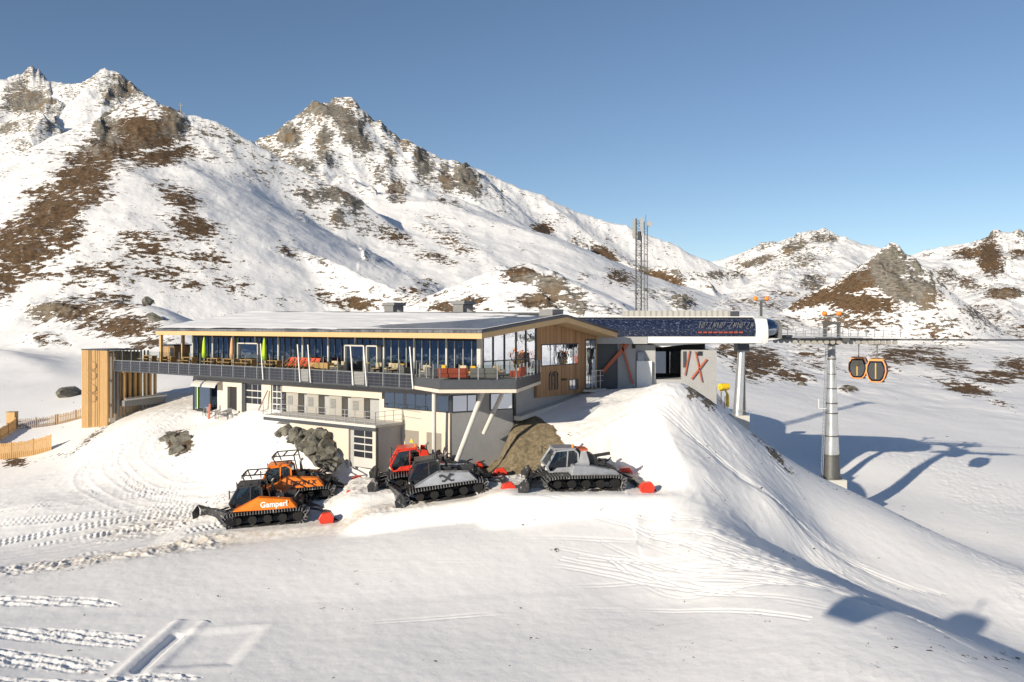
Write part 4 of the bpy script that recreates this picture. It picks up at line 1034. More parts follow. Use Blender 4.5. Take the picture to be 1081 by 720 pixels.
def deckchair(a, b, label):
    t = thing('deck_chair', label, 'deck chair', w_of(a, b, FZ+.02), RZ, 'red deck chairs on the terrace')
    MB().quad((-.3,-.5,.35),(.3,-.5,.35),(.3,.15,.3),(-.3,.15,.3)).quad((-.3,.15,.3),(.3,.15,.3),(.3,.6,1.1),(-.3,.6,1.1)).build('cloth_seat', M['red_cloth'], t)
    m = MB()
    for s in (-.32, .32): m.bar((s,-.6,.36),(s,.62,1.12),.05); m.bar((s,-.55,0),(s,.35,.75),.05); m.bar((s,.55,0),(s,-.4,.38),.05)
    m.build('frame', M['batten'], t)
for i, px in enumerate((304, 309.5, 315, 320.5, 326, 331)):
    deckchair(a_at(px, -1.7), -1.7, ['leftmost red deck chair on the terrace', 'second red deck chair from the left', 'third red deck chair from the left, by the first leaning pole', 'fourth red deck chair from the left', 'fifth red deck chair, by the second leaning pole', 'rightmost red deck chair beside the wooden screen'][i])
t = thing('timber_crate', 'low pale timber crate right of the red deck chairs', 'crate', w_of(a_at(340,-1.5), -1.6, FZ+.02), RZ)
MB().box(-1.2,1.2,-.3,.3,.25,.75).build('boards', M['batten'], t); MB().box(-1.1,-1,-.25,.25,0,.25).box(1,1.1,-.25,.25,0,.25).build('leg', M['batten_old'], t)
def armchair(a, b, rz, cmat, label, k):
    t = thing('lounge_chair', label, 'armchair', w_of(a, b, FZ+.02), RZ+rz, 'lounge chairs on the terrace')
    MB().box(-.38,.38,-.38,.38,.15,.38).build('seat', M['grey_seat'], t, bevel=.04)
    MB().box(-.38,.38,.28,.42,.38,.85).build('backrest', M['grey_seat'], t, bevel=.04)
    for s in (-1, 1): MB().box(s*.4-.05,s*.4+.05,-.38,.4,.15,.62).build('armrest', M['grey_seat'], t)
    MB().box(-.32,.32,-.33,.24,.385,.5).box(-.3,.3,.17,.28,.5,.92).build('cushion', M[cmat], t, bevel=.04)
    for sx in (-.3, .3):
        for sy in (-.3, .3): MB().box(sx-.03,sx+.03,sy-.03,sy+.03,0,.15).build('leg', M['black'], t)
def lowtable(a, b, label):
    t = thing('low_table', label, 'table', w_of(a, b, FZ+.02), RZ, 'low tables on the terrace')
    MB().tube([(0,0,.42),(0,0,.46)], .38, 16).build('tabletop', M['batten_old'], t); MB().tube([(0,0,0),(0,0,.42)], .04, 8).build('pedestal', M['black'], t)
chairs = [(352,'cushion','lounge chair with beige cushion right of the timber crate'),(362,'cushion','lounge chair with beige cushion left of the twin leaning poles'),(391,'cushion_y','lounge chair with yellow cushion right of the twin leaning poles'),(401,'cushion','lounge chair with beige cushion before the terrace glass doors'),(410,'cushion','lounge chair, third right of the twin leaning poles'),(419,'cushion','lounge chair with beige cushion, middle of the right terrace'),(427,'cushion_y','lounge chair with yellow cushion left of the last leaning pole')]
for i, (px, cm, lb) in enumerate(chairs):
    armchair(a_at(px, -1.3), -1.3-.3*(i % 2), [.3,-.4,2.8,.2,-.3,.5,3.][i], cm, lb, i)
lowtable(a_at(357,-1.9), -1.9, 'round low table between the two leftmost lounge chairs'); lowtable(a_at(396,-2), -2, 'round low table beside the yellow cushioned chair'); lowtable(a_at(414,-2), -2, 'round low table in the middle of the right terrace')
for a, b, rz, cm, lb in ((-3.9,-2.3,.4,'cushion','lounge chair at the left end of the corner balcony'),(-3.1,-1.3,-.3,'cushion_y','yellow cushioned chair by the balcony glazing'),(-2.5,-3.1,2.8,'cushion','lounge chair facing the window on the corner balcony'),(-1.2,-1.,.2,'cushion','lounge chair against the balcony glazing'),(-.1,-1.2,-.2,'cushion_y','yellow cushioned chair just left of the corner post'),(1.2,.6,1.2,'cushion','lounge chair right of the corner post')):
    armchair(a, b, rz, cm, lb, 0)
def sofa(a, b, rz, L, mat, label):
    t = thing('lounge_sofa', label, 'sofa', w_of(a, b, FZ+.02), RZ+rz, 'sofas on the corner balcony')
    MB().box(-L/2,L/2,-.4,.4,.12,.42).build('seat', M[mat], t, bevel=.04); MB().box(-L/2,L/2,-.46,-.28,.42,.85).build('backrest', M[mat], t, bevel=.04)
    for s in (-1, 1): MB().box(s*(L/2-.08)-.08,s*(L/2-.08)+.08,-.4,.4,.4,.62).build('armrest', M[mat], t)
    MB().box(-L/2+.25,-L/2+.7,-.25,-.1,.45,.82).build('cushion', M['cushion'], t, bevel=.04)
sofa(-.2,-3.2,.67,2.3,'red_sofa','rust red sofa at the left of the corner balcony'); sofa(1.6,-1.8,.67,2.0,'black' if False else 'grey_seat','dark grey sofa at the middle of the corner balcony'); sofa(2.9,.9,2.0,2.1,'red_sofa','rust red sofa at the right end of the corner balcony')
def gz(x, y):
    return float(height(np.array([[float(x)]]), np.array([[float(y)]]))[0, 0])
# ------------------------------------------------------------------ timber stair tower at the end of the bridge
tz = thing('stair_tower', 'tall stair tower clad in upright larch battens at the far left end of the bridge', 'tower', (-2.4, 67.5, 0), RZ)
ta0, ta1 = a_at(87, -3.2), a_at(114, -3.2)
m = MB(); m.box(ta0+.5, ta1-.3, -2.2, .8, -13.5, -3.1); m.build('concrete_core', M['concrete_light'], tz)
nb = 27
for k in range(nb):
    a = ta0+(ta1-ta0-.12)*k/(nb-1); p = w_of(a, -3.2); g = gz(p.x, p.y)-.2
    if k in (7, 8, 9, 10, 14, 16, 18) : wd_ = .07
    else: wd_ = .15
    MB().box(a, a+wd_, -3.3, -3.12, min(g, -8.2), -2.9).build('batten', M['batten'] if k % 3 else M['fascia_wood'], tz)
for k in range(12):
    b = -3.1+k*.42; MB().box(ta1-.1, ta1, b, b+.16, -10.5, -2.92).build('side_batten', M['batten_old'], tz)
m = MB()
for z in (-3.3, -6.2, -9.0): m.box(ta0, ta1, -3.11, -2.95, z, z+.2)
m.box(ta0-.05, ta1+.05, -3.33, .9, -2.9, -2.78); m.build('frame_rails', M['dark_panel'], tz)
mid = (ta0+ta1)/2+.3                         # faint arch emblem in darker stain across the battens
m = MB()
for zc in (-5.2, -7.8):
    for cc in (.55, -.55):
        ap = [(mid-1.2+1.6*math.sin(R(t)), -3.34, zc+cc+.5*math.cos(R(t))) for t in range(0, 181, 18)]
        for p, q in zip(ap[:-1], ap[1:]): m.bar(p, q, .03, .15, up=(0,1,0))
    m.bar((mid-1.8, -3.34, zc), (mid+.3, -3.34, zc), .03, .22, up=(0,1,0))
m.build('stained_emblem', M['batten_old'], tz)
bx('dark_side_panel', 'dark_panel', (ta1+.02, -50.9, -2.6, -2.4, -10, -5.2), parent=tz)
# corridor of larch fins with glass behind, under the bridge
cz = thing('glazed_ski_corridor', 'glazed ramp with larch fins standing under the bridge beside the stair tower', 'corridor', (-2.4, 67.5, 0), RZ)
for k in range(7):
    b = -1.6+k*.62; MB().box(-51.1, -50.75, b, b+.22, -8.6, -5.0).build('fin', M['batten'], cz)
MB().box(-51.3, -51.26, -1.6, 2.6, -8.4, -5.0).build('pane', M['glass_clear'], cz)
MB().box(-51.6, -50.3, -1.8, 3.2, -9.2, -8.55).build('base', M['mid_panel'], cz)
MB().tube([(-50.2, -1.8, -8.4), (-50.2, 3.2, -8.2)], .18, 8).build('pipe_rail', M['steel'], cz)

# ------------------------------------------------------------------ lift station
ST = 82.0
def sx(px, D=ST): return (px-540.5)/F*D
def szz(py, D=ST): return -(py-343)/F*D
st = thing('lift_station', 'gondola lift station with long dark hood, rounded white end frame and rust orange braces', 'lift station', (sx(720), ST+3.5, 0))
O = Vector((sx(720), ST+3.5, 0))
def L(x, y, z): return Vector((x, y, z))-O
def sb(name, mat, *bxs, parent=st, **kw):
    m = MB()
    for x0, x1, y0, y1, z0, z1 in bxs: m.box(x0-O.x, x1-O.x, y0-O.y, y1-O.y, z0, z1)
    return m.build(name, M[mat] if isinstance(mat, str) else mat, parent, **kw)
def loft(secs, name, mat, parent, smooth=True):
    m = MB(); n = len(secs[0])
    for s in secs: m.v += [tuple(Vector(p)-O) for p in s]
    for k in range(len(secs)-1):
        for j in range(n): m.f.append((k*n+j, k*n+(j+1) % n, (k+1)*n+(j+1) % n, (k+1)*n+j))
    m.f.append(tuple(range(n))); m.f.append(tuple((len(secs)-1)*n+j for j in reversed(range(n))))
    return m.build(name, mat, parent, smooth=smooth)
zt, zb = szz(335), szz(355.2)
def hood_sec(x, g=0., top=None, bot=None):
    zt_ = (top if top is not None else zt)+g; zb_ = (bot if bot is not None else zb)-g
    y0, y1 = ST-g, ST+7+g; h = zt_-zb_
    return [(x, y0+.15, zb_), (x, y0, zb_+h*.25), (x, y0+.08, zb_+h*.6), (x, y0+.5, zb_+h*.9), (x, y0+1.2, zt_), (x, y1-1.2, zt_), (x, y1-.5, zb_+h*.9), (x, y1, zb_+h*.3), (x, y1-.15, zb_)]
hood = loft([hood_sec(sx(600)), hood_sec(sx(799))], 'hood', M['hood'], st)
loft([hood_sec(sx(798), .14, bot=szz(362)), hood_sec(sx(806), .14, bot=szz(362)), hood_sec(sx(811), .06, bot=szz(361))], 'end_frame', M['white_metal'], st)
nose = loft([hood_sec(sx(811.2), -.05), hood_sec(sx(818), -.15), hood_sec(sx(824), -.45)], 'nose_window', M['glass_dark'], st)
loft([hood_sec(sx(823.9), -.15, top=zt-.05, bot=szz(360)), hood_sec(sx(826.5), -.2, top=zt-.1, bot=szz(360))], 'nose_rim', M['mid_panel'], st)
loft([hood_sec(sx(811.1), -.02, top=zb-.0, bot=szz(361)), hood_sec(sx(824), -.2, top=zb, bot=szz(360))], 'nose_sill', M['white_metal'], st)
sb('inner_frame', 'mid_panel', (sx(815), sx(816), ST+2, ST+5, zb, zt-.2), parent=nose)
# pale lettering-like print and red line on the hood
for i, (x, w_, c) in enumerate([(738+j*4.7, 3.2, 'sign_white') for j in range(6)]+[(769+j*4.6, 3.1, 'sign_white') for j in range(6)]):
    m = MB(); x0, x1 = sx(x), sx(x+w_); z0, z1 = szz(346.6), szz(340.2); y = ST-.035
    pats = [((0,0),(0,1),(1,0),(1,1)), ((0,0),(0,1),(1,1),(.6,.5)), ((0,1),(1,1),(0,0),(1,0)), ((0,0),(.3,1),(.6,.2),(1,1))][i % 4]
    P3 = [(x0+(x1-x0)*u+.1*v-O.x, y-O.y, z0+(z1-z0)*v) for u, v in pats]
    for p, q in zip(P3[:-1], P3[1:]): m.bar(p, q, .035, .02, up=(0,1,0))
    m.build('printed_letter', M['mid_panel'], hood)
m = MB()
for j in range(9): m.box(sx(737+j*5.4)-O.x, sx(741+j*5.4)-O.x, -3.55, -3.50, szz(351.8), szz(350.0))
m.build('red_print', M['red_sofa'], hood)
sb('roof_sheet', 'white_metal', (sx(600), sx(803), ST+.9, ST+6, zt+.005, zt+.09))
sb('ribbed_roof_box', 'corrug', (sx(664), sx(777), ST+2.2, ST+5, zt+.1, zt+.68))
sb('roof_box_end', 'dark_panel', (sx(777)+.01, sx(787), ST+2.2, ST+5, zt+.1, zt+.62))
sb('front_beam', 'white_metal', (sx(684), sx(804), ST-.12, ST+.3, szz(362.3), zb-.01), bevel=.03)
sb('rear_beam', 'white_metal', (sx(684), sx(804), ST+6.7, ST+7.1, szz(362.3), zb-.01))
sb('grey_header', 'concrete', (sx(628), sx(683.5), ST+.0, ST+.5, szz(363), zb-.02))
sb('underside', 'mid_panel', (sx(640), sx(803), ST+.35, ST+6.6, zb-.6, zb-.05))
loft([[(sx(688), ST+.5, -1.7), (sx(700), ST+.5, -2.15), (sx(724), ST+.5, -1.9), (sx(770), ST+.5, -1.75), (sx(770), ST+.5, -1.6), (sx(688), ST+.5, -1.6)], [(sx(688), ST+5, -1.7), (sx(700), ST+5, -2.3), (sx(724), ST+5, -2.0), (sx(770), ST+5, -1.75), (sx(770), ST+5, -1.6), (sx(688), ST+5, -1.6)]], 'curved_guide_rail', M['white_metal'], st, False)
D2 = ST+1.2
g0 = -6.8
lb = sb('control_room', 'concrete', (sx(652, D2), sx(671, D2), D2, D2+6, g0, szz(358, D2)), (sx(671, D2)+.01, sx(692.5, D2), D2+.3, D2+6, g0, szz(364, D2)))
sb('shadow_toned_wall', 'dark_panel', (sx(629, D2), sx(652, D2)-.01, D2+.1, D2+5, g0, szz(358.5, D2)), parent=lb)  # wall coloured dark to stand in for the restaurant's shadow
sb('white_coping', 'white_metal', (sx(632, D2), sx(652, D2), D2-.05, D2+5, szz(358.4, D2), szz(356.6, D2)), parent=lb)
sb('control_room_window', 'black', (sx(667, D2), sx(671, D2)-.02, D2+.02-.05, D2-.005, szz(368, D2), szz(363, D2)), parent=lb)
sb('equipment_box', 'white_metal', (sx(672, D2), sx(688, D2), D2-.1, D2+.28, g0, szz(381, D2)), parent=lb)
sb('glass_booth', 'glass_dark', (sx(673, D2), sx(680, D2), D2-.1, D2+.25, szz(381, D2)+.01, szz(372, D2)), parent=lb)
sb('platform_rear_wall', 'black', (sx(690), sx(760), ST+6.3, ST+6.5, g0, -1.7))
sb('platform', 'concrete', (sx(680), sx(758), ST+1.6, ST+6.5, g0-.3, -5.35))
sb('cabin_parked_row', 'glass_dark', (sx(700), sx(712), ST+4.6, ST+6, -4.9, -2.7), (sx(716), sx(728), ST+4.6, ST+6, -4.9, -2.7))
rb2 = sb('right_wall', 'concrete', (sx(720, D2), sx(757, D2), D2+.2, D2+.6, g0-1, szz(369.5, D2)), (sx(756, D2)-.2, sx(757, D2), D2+.61, D2+6, g0-1, szz(370, D2)))
sb('wall_opening', 'black', (sx(737, D2), sx(742, D2), D2+.14, D2+.19, szz(375.5, D2), szz(371, D2)), parent=rb2)
sb('side_opening', 'dark_panel', (sx(721.5, D2), sx(725, D2), D2+.14, D2+.19, szz(388, D2), szz(371, D2)), parent=rb2)
Db = D2-.25
for x0, y0, x1, y1, w_ in ((636,393,669,355.5,.34),(654,356,668,405,.17)):
    m = MB(); m.bar(tuple(L(sx(x0, Db), Db, szz(y0, Db))), tuple(L(sx(x1, Db), Db, szz(y1, Db))), w_, .2, up=(0,1,0)); m.build('orange_brace', M['orange_beam'], st)
Db = D2+.05
for x0, y0, x1, y1, w_ in ((746,379,730,400,.14),(734,371,741,403,.1),(728,370,723,396,.1)):
    m = MB(); m.bar(tuple(L(sx(x0, Db), Db, szz(y0, Db))), tuple(L(sx(x1, Db), Db, szz(y1, Db))), w_, .12, up=(0,1,0)); m.build('orange_brace', M['orange_beam'], st)
Dp = 83.8
m = MB(); m.tube([tuple(L(sx(779, Dp), Dp, szz(440, Dp))), tuple(L(sx(784, Dp), Dp+.3, szz(363, Dp)))], [.50, .34], 14); sup = m.build('support_column', M['galv'], st, smooth=True)
m = MB(); m.tube([tuple(L(sx(784, Dp), Dp, szz(440, Dp))), tuple(L(sx(784.5, Dp), Dp+.6, szz(363, Dp)))], [.30, .34], 12); m.build('support_column', M['mast_steel'], st, smooth=True)
sb('column_head', 'dark_panel', (sx(778, Dp), sx(790, Dp), Dp-.3, Dp+1.2, szz(371, Dp), szz(363, Dp)))
sb('column_footing', 'concrete_light', (sx(771.5, Dp), sx(789, Dp), Dp-.8, Dp+1.2, szz(453, Dp), szz(438, Dp)))
m = MB()
for x in (789.5,): m.bar(tuple(L(sx(x, Dp), Dp-.6, szz(440, Dp))), tuple(L(sx(x, Dp), Dp-.6, szz(433, Dp))), .04)
m.bar(tuple(L(sx(771, Dp), Dp-.7, szz(433, Dp))), tuple(L(sx(789.5, Dp), Dp-.7, szz(433, Dp))), .04); m.bar(tuple(L(sx(771, Dp), Dp-.7, szz(440, Dp))), tuple(L(sx(771, Dp), Dp-.7, szz(433, Dp))), .04)
m.build('footing_railing', M['steel'], st)
def ball_frame(cx, D, ztop, parent, org, half):
    m = MB(); m.bar((cx-org.x, D-org.y, zt if parent is st else ztop-1.1), (cx-org.x, D-org.y, ztop), .22); m.bar((cx-half-org.x, D-org.y, ztop), (cx+half-org.x, D-org.y, ztop), .1); m.build('beacon_frame', M['mast_steel'], parent)
    for s in (-1, 1): MB().ball((cx+s*half-org.x, D-org.y, ztop+.22), .23, 14, 10).build('warning_ball', M['orange_ball'], parent, smooth=True)
ball_frame(sx(803.5, 85), 85, szz(317.5, 85), st, O, .56)
sb('nose_deflector', 'frame', (sx(822), sx(846), ST+2.8, ST+3.0, szz(357), szz(354)), (sx(822), sx(840), ST+.9, ST+1.0, szz(356), szz(354)))
MB().ball((sx(656, D2)-O.x, D2+.5-O.y, szz(355, D2)), .34, 10, 8, (1.1,1,.8)).build('snow_lump_on_coping', M['roofsnow'], lb, smooth=True)

# ------------------------------------------------------------------ lift pylon
PD = 85.6
pyl = thing('lift_pylon', 'tall round steel lift pylon with sheave trains and two orange warning balls', 'lift pylon', (sx(878, PD), PD, 0))
PO = Vector((sx(878, PD), PD, 0))
def pz(py): return szz(py, PD)
tb_ = [(505,.83,'mast_steel'),(480,.80,None),(434,.66,None),(425,.62,None),(379,.42,None),(364,.36,None)]
MB().tube([(0,0,pz(507)),(0,0,pz(480))], [.76,.66], 24).build('lower_tube', M['mast_steel'], pyl, smooth=True)
MB().tube([(0,0,pz(480)+.01),(0,0,pz(379))], [.65,.34], 24).build('middle_tube', M['galv'], pyl, smooth=True)
MB().tube([(0,0,pz(379)+.01),(0,0,pz(362))], [.33,.30], 20).build('upper_tube', M['concrete'], pyl, smooth=True)
for py, r_ in ((436,.54),(425.5,.50),(480,.71),(460,.61),(410,.44),(395,.39),(379,.38),(504,.84)):
    MB().tube([(0,0,pz(py)-.07),(0,0,pz(py)+.07)], r_, 24).build('flange', M['mast_steel'], pyl)
MB().box(-.95,1.0,-1.0,1.2,pz(512)-1.8,pz(505)).build('concrete_base', M['concrete_light'], pyl, bevel=.03)
m = MB(); m.bar((-.92,-.3,pz(505)),(-.46,-.2,pz(364)),.05); m.bar((-.92,.1,pz(505)),(-.46,.2,pz(364)),.05)
for k in range(34):
    t = k/34; m.bar((-.92+.46*t,-.3+.1*t,pz(505)+(pz(364)-pz(505))*t),(-.92+.46*t,.1+.1*t,pz(505)+(pz(364)-pz(505))*t),.04)
m.build('ladder', M['steel'], pyl)
m = MB(); m.bar((-.8,-.9,pz(430)),(-1.5,-.9,pz(430)),.06); m.bar((-1.5,-.9,pz(430)),(-1.5,-.9,pz(420)),.06); m.build('ladder_gate', M['white_metal'], pyl)
MB().box(-.5,.5,-.5,.5,pz(364),pz(360)).build('pylon_head', M['black'], pyl)
MB().box(-.28,.28,-3.4,3.4,pz(360)-.0,pz(360)+.36).build('crossarm', M['mast_steel'], pyl)
m = MB()
for s in (-1, 1): m.bar((s*.62,0,pz(360)+.3),(s*.62,0,pz(341)),.26)
m.bar((-.8,0,pz(341)),(.8,0,pz(341)),.24); m.build('lifting_frame', M['mast_steel'], pyl)
m = MB(); m.bar((0,0,pz(341)),(0,0,pz(334)),.1); m.bar((-.7,0,pz(334.5)),(.7,0,pz(334.5)),.08); m.bar((-.64,0,pz(334)),(-.64,0,pz(331)),.06); m.bar((.64,0,pz(334)),(.64,0,pz(331)),.06); m.build('ball_bracket', M['steel'], pyl)
for s in (-.64, .64): MB().ball((s,0,pz(331)),.24,14,10).build('warning_ball', M['orange_ball'], pyl, smooth=True)
CY = (-2.75, 2.75)
for s in CY:
    sh = MB().box(-3.6,3.9,s-.08,s+.08,pz(359),pz(357)).bar((-4.4,s,pz(360)),(4.8,s,pz(358)),.08,.12).build('sheave_train', M['mast_steel'], pyl)
    for k in range(17):
        x = -4.2+k*.54; MB().tube([(x,s-.09,pz(360.6)),(x,s+.09,pz(360.6))], .215, 12).build('sheave', M['cabinet'], sh)
    m = MB()                                  # service catwalk with mesh and rails
    e = s+(.75 if s > 0 else -.75)
    m.box(-4.3,4.6,min(s,e),max(s,e),pz(355.5),pz(355)); m.bar((-4.3,e,pz(350)),(-.9,e,pz(345)),.05); m.bar((.9,e,pz(345)),(4.8,e,pz(351)),.05)
    for k in range(13):
        x = -4.3+k*.74; zz = pz(350)+(pz(345)-pz(350))*(1-abs(x)/4.6); m.bar((x,e,pz(355)),(x,e,zz),.05)
    m.bar((-4.3,e,pz(352.5)),(4.7,e,pz(352.5)),.04); m.build('catwalk', M['steel'], pyl)
pyl.scale = (1.12, 1.12, 1)
CY = (-3.05, 3.05)
# ropes
def rope_z(x):   # world x -> height
    x0 = PO.x; t = (x-x0)
    return pz(360)+.18 + (0 if t < 0 else -.0045*t - 0*t*t)
for i, s in enumerate(CY):
    y = PD+s
    pts = [(sx(800, y), y, szz(357.5, y))] + [(x, y, rope_z(x)) for x in (PO.x-5.0, PO.x+5.3, PO.x+25, PO.x+60, PO.x+140)]
    tag(MB().tube(pts, .045, 6).build('haul_rope', M['frame'], None), ['steel haul rope on the near side of the lift pylon', 'steel haul rope on the far side of the lift pylon'][i], 'cable', 'ropes of the lift')
# cabins
CABS = 1.0
def cabin_proto(label, loc, rz):
    t = thing('gondola_cabin', label, 'gondola cabin', loc, rz, 'gondola cabins on the rope')
    prof = [(-.42,-1.05),(.42,-1.05),(.68,-.75),(.86,-.1),(.82,.45),(.60,.98),(-.60,.98),(-.82,.45),(-.86,-.1),(-.68,-.75)]
    def ring(y, s): return [(x*s, y, z*s) for x, z in prof]
    m = MB(); secs = [ring(-.98,.80), ring(-.82,.97), ring(.82,.97), ring(.98,.80)]; n = len(prof)
    for s_ in secs: m.v += s_
    for k in range(3):
        for j in range(n): m.f.append((k*n+j, k*n+(j+1) % n, (k+1)*n+(j+1) % n, (k+1)*n+j))
    m.f += [tuple(range(n)), tuple(3*n+j for j in reversed(range(n)))]
    body = m.build('cabin_shell', M['cabin_glass'], t)
    for y in (-.84, .84):
        m = MB(); r_ = [(x*1.0, y, z*1.0) for x, z in prof]
        for j in range(n): m.bar(r_[j], r_[(j+1) % n], .09, .12, up=(0,1,0))
        m.build('orange_frame', M['orange_frame'], t)
    m = MB()
    for x in (-.03, .03): m.bar((x-.02,-1.0,-.78),(x-.02,-1.0,.74),.03)
    m.build('door_gap', M['yellow'], body)
    MB().box(-.62,.62,-.8,.8,.98,1.12).build('roof_cap', M['orange_frame'], t)
    MB().box(-.6,.6,-.85,.85,-1.16,-1.06).build('floor_pan', M['mid_panel'], t)
    MB().bar((0,0,1.12),(0,0,2.2),.09).bar((0,0,2.2),(0,0,2.5),.16).bar((-.3,0,2.5),(.3,0,2.5),.12).build('hanger', M['frame'], t)
    return t
M['orange_frame'] = simple('cabin_orange', (.80,.27,.05), .4)
M['cabin_glass'] = simple('smoked_cabin_glass', (.012,.016,.028), .12, spec=.5)
c1 = cabin_proto('nearer orange framed gondola cabin, in front on the right', (sx(926,PD-3.05), PD-3.05, szz(391,PD-3.05)), R(-30))
c1.scale = (CABS,)*3
shadow_cabin = copy_tree(c1)
c2 = copy_tree(c1); c2.location = (sx(906.5,PD+3.05), PD+3.05, szz(388,PD+3.05)); c2['label'] = 'farther orange framed gondola cabin, partly hidden on the left'

# unseen cabin and rope added behind the viewpoint to cast the blocky slope shadow
shadow_cabin.location = (-12.6, 8.6, 1.9); shadow_cabin.rotation_euler = (0, 0, R(35)); shadow_cabin.scale = (.95,)*3; shadow_cabin['label'] = 'unseen gondola cabin added left of the viewpoint to cast the blocky shadow'
tag(MB().tube([(-160, -20, 9), (-12.6, 8.6, 4.3), (120, 34.2, 16)], .015, 6).build('haul_rope', M['frame'], None), 'unseen overhead rope added to hold the shadow casting cabin', 'cable')
# ------------------------------------------------------------------ lattice mast
MD = 100.
def lattice(name, x0, x1, d, ztop, label, panels):
    g = gz(x0, MD)-.5
    t = thing(name, label, 'mast', ((x0+x1)/2, MD, g)); h = ztop-g; w_ = (x1-x0)/2; leg = [(-w_,-w_),(w_,-w_),(w_,w_),(-w_,w_)]
    for x, y in leg: MB().bar((x,y,0),(x,y,h),d).build('leg', M['mast_steel'], t)
    m = MB(); n = int(h/(w_*2.0)); dz = h/n
    for k in range(n):
        for i in range(4):
            p, q = leg[i], leg[(i+1) % 4]
            if k % 2: p, q = q, p
            m.bar((*p, k*dz), (*q, (k+1)*dz), d*.55); m.bar((*p, k*dz), (*q, k*dz), d*.5)
    m.build('bracing', M['mast_steel'], t); return t, h
mx0, mx1 = (671.5-540.5)/F*MD, (677-540.5)/F*MD
t, h = lattice('lattice_mast', mx0, mx1, .075, szz(230.5, MD), 'tall steel lattice mast with panel antennas, behind the lift station', True)
MB().box(-.75,-.45,-.5,-.3,h-2.4,h-.1).build('panel_antenna', M['cabinet'], t); MB().box(.1,.4,-.6,-.4,h-2.1,h).build('panel_antenna', M['concrete'], t)
MB().box(-.2,.2,-.6,-.3,h-2.6,h-1.6).build('radio_unit', M['dark_panel'], t)
for z in (h-12.5, h-8.5, h-5): MB().bar((-1.0,0,z),(.9,0,z),.08).build('cross_bracket', M['mast_steel'], t)
t2, h2 = lattice('lattice_mast', (680-540.5)/F*MD, (683.5-540.5)/F*MD, .035, szz(234, MD), 'thin lattice mast with a small round dish, right beside the tall antenna mast', False)
MB().tube([(.35,-.3,h2-.3),(.35,-.55,h2-.3)], [.32,.32], 14).build('dish', M['concrete'], t2); MB().bar((0,0,h2),(0,0,h2+.8),.05).build('whip_antenna', M['mast_steel'], t2)

# ------------------------------------------------------------------ boulders
def boulder(loc, r, label, seed, sc=(1,1,.8), group=None, mat=None, name='boulder', parts=None):
    rnd = random.Random(seed); bm = bmesh.new(); bmesh.ops.create_icosphere(bm, subdivisions=4, radius=1)
    pl_ = [(Vector((rnd.uniform(-1,1), rnd.uniform(-1,1), rnd.uniform(-.7,1))).normalized(), rnd.uniform(.45,.8)) for _ in range(12)]
    for v in bm.verts:
        for n_, d_ in pl_:
            q = v.co.dot(n_)
            if q > d_: v.co -= n_*(q-d_)
        from_ = v.co*2.3+Vector((seed*3.1,0,0))
        from mathutils import noise as mn
        v.co *= 1+.06*mn.fractal(from_, .8, 2., 4)
        v.co = Vector((v.co.x*sc[0]*r, v.co.y*sc[1]*r, v.co.z*sc[2]*r))
    me = bpy.data.meshes.new(name); bm.to_mesh(me); bm.free(); me.materials.append(mat or M['rock'])
    for p in me.polygons: p.use_smooth = False
    o = bpy.data.objects.new(name, me); COL.objects.link(o); o.location = loc; o.rotation_euler = (0,0,rnd.uniform(0,6)); return tag(o, label, 'rock', group)
def gp_(px, py, D, up):
    # walk outward along this bearing to the place where the slope itself shows at (px, py)
    best = None
    for k in range(80):
        d = D*(.7+.012*k); p = P(px, py, d); g = gz(p.x, p.y)
        if g >= p.z: best = (p.x, p.y, g); break
    if best is None: p = P(px, py, D); best = (p.x, p.y, gz(p.x, p.y))
    return Vector((best[0], best[1], best[2]+up))
BW = [(296,456,.5),(303,455,.6),(311,459,.75),(320,458,.55),(328,457,.7),(337,457,.6),(344,459,.5),(316,467,.6),(325,466,.62),(334,466,.7),(343,468,.65),(322,474,.5),(331,475,.7),(340,477,.68),(348,477,.5),(330,483,.5),(338,486,.6),(347,486,.6),(354,487,.45),(344,492,.45),(352,493,.42),(307,464,.45)]
for i, (px, py, r_) in enumerate(BW):
    D_ = 73.6-(px-300)*.036-(py-455)*.045
    boulder(P(px, py, D_), r_*1.15, 'weathered grey boulder stacked in the retaining bank left of the garage door', 100+i, (1.1,1,.85), 'boulders banked against the garage wall')
for i, (px, py, r_, sc, lb) in enumerate([(183,462,1.1,(1.2,1,.8),'large dark rock of the outcrop beside the climbing track'),(194,468,1.2,(1.1,1,.9),'right dark rock of the outcrop beside the climbing track'),(190,478,1.0,(1,1,.9),'lowest dark rock of the outcrop beside the climbing track'),(196,458,.8,(1.2,1,.7),'flat topped rock at the upper right of the outcrop')]): boulder(gp_(px, py, 77, -.25), r_, lb, 140+i, sc)
boulder(gp_(157,322,172,.6), 1.4, 'square topped boulder high on the left slope above the roof end', 41, (1,1,.9))
boulder(gp_(163,341,165,.6), 1.7, 'rounded boulder just left of the restaurant roof end', 42, (1.2,1,.8))
boulder(gp_(77,419,125,.3), 1.9, 'lone flat boulder lying in the snow left of the stair tower', 43, (1.3,1,.6))
boulder(gp_(713,317,260,.8), 2.4, 'left one of two boulders behind the lift station roof', 44); boulder(gp_(722,319,258,.8), 2.6, 'right one of two boulders behind the lift station roof', 45)
boulder(gp_(897,412,170,.2), 1.3, 'small dark rock on the piste right of the lift pylon', 46, (1.3,1,.6)); boulder(gp_(846,406,140,.2), .9, 'small brown rock on the snow left of the lift pylon', 47)
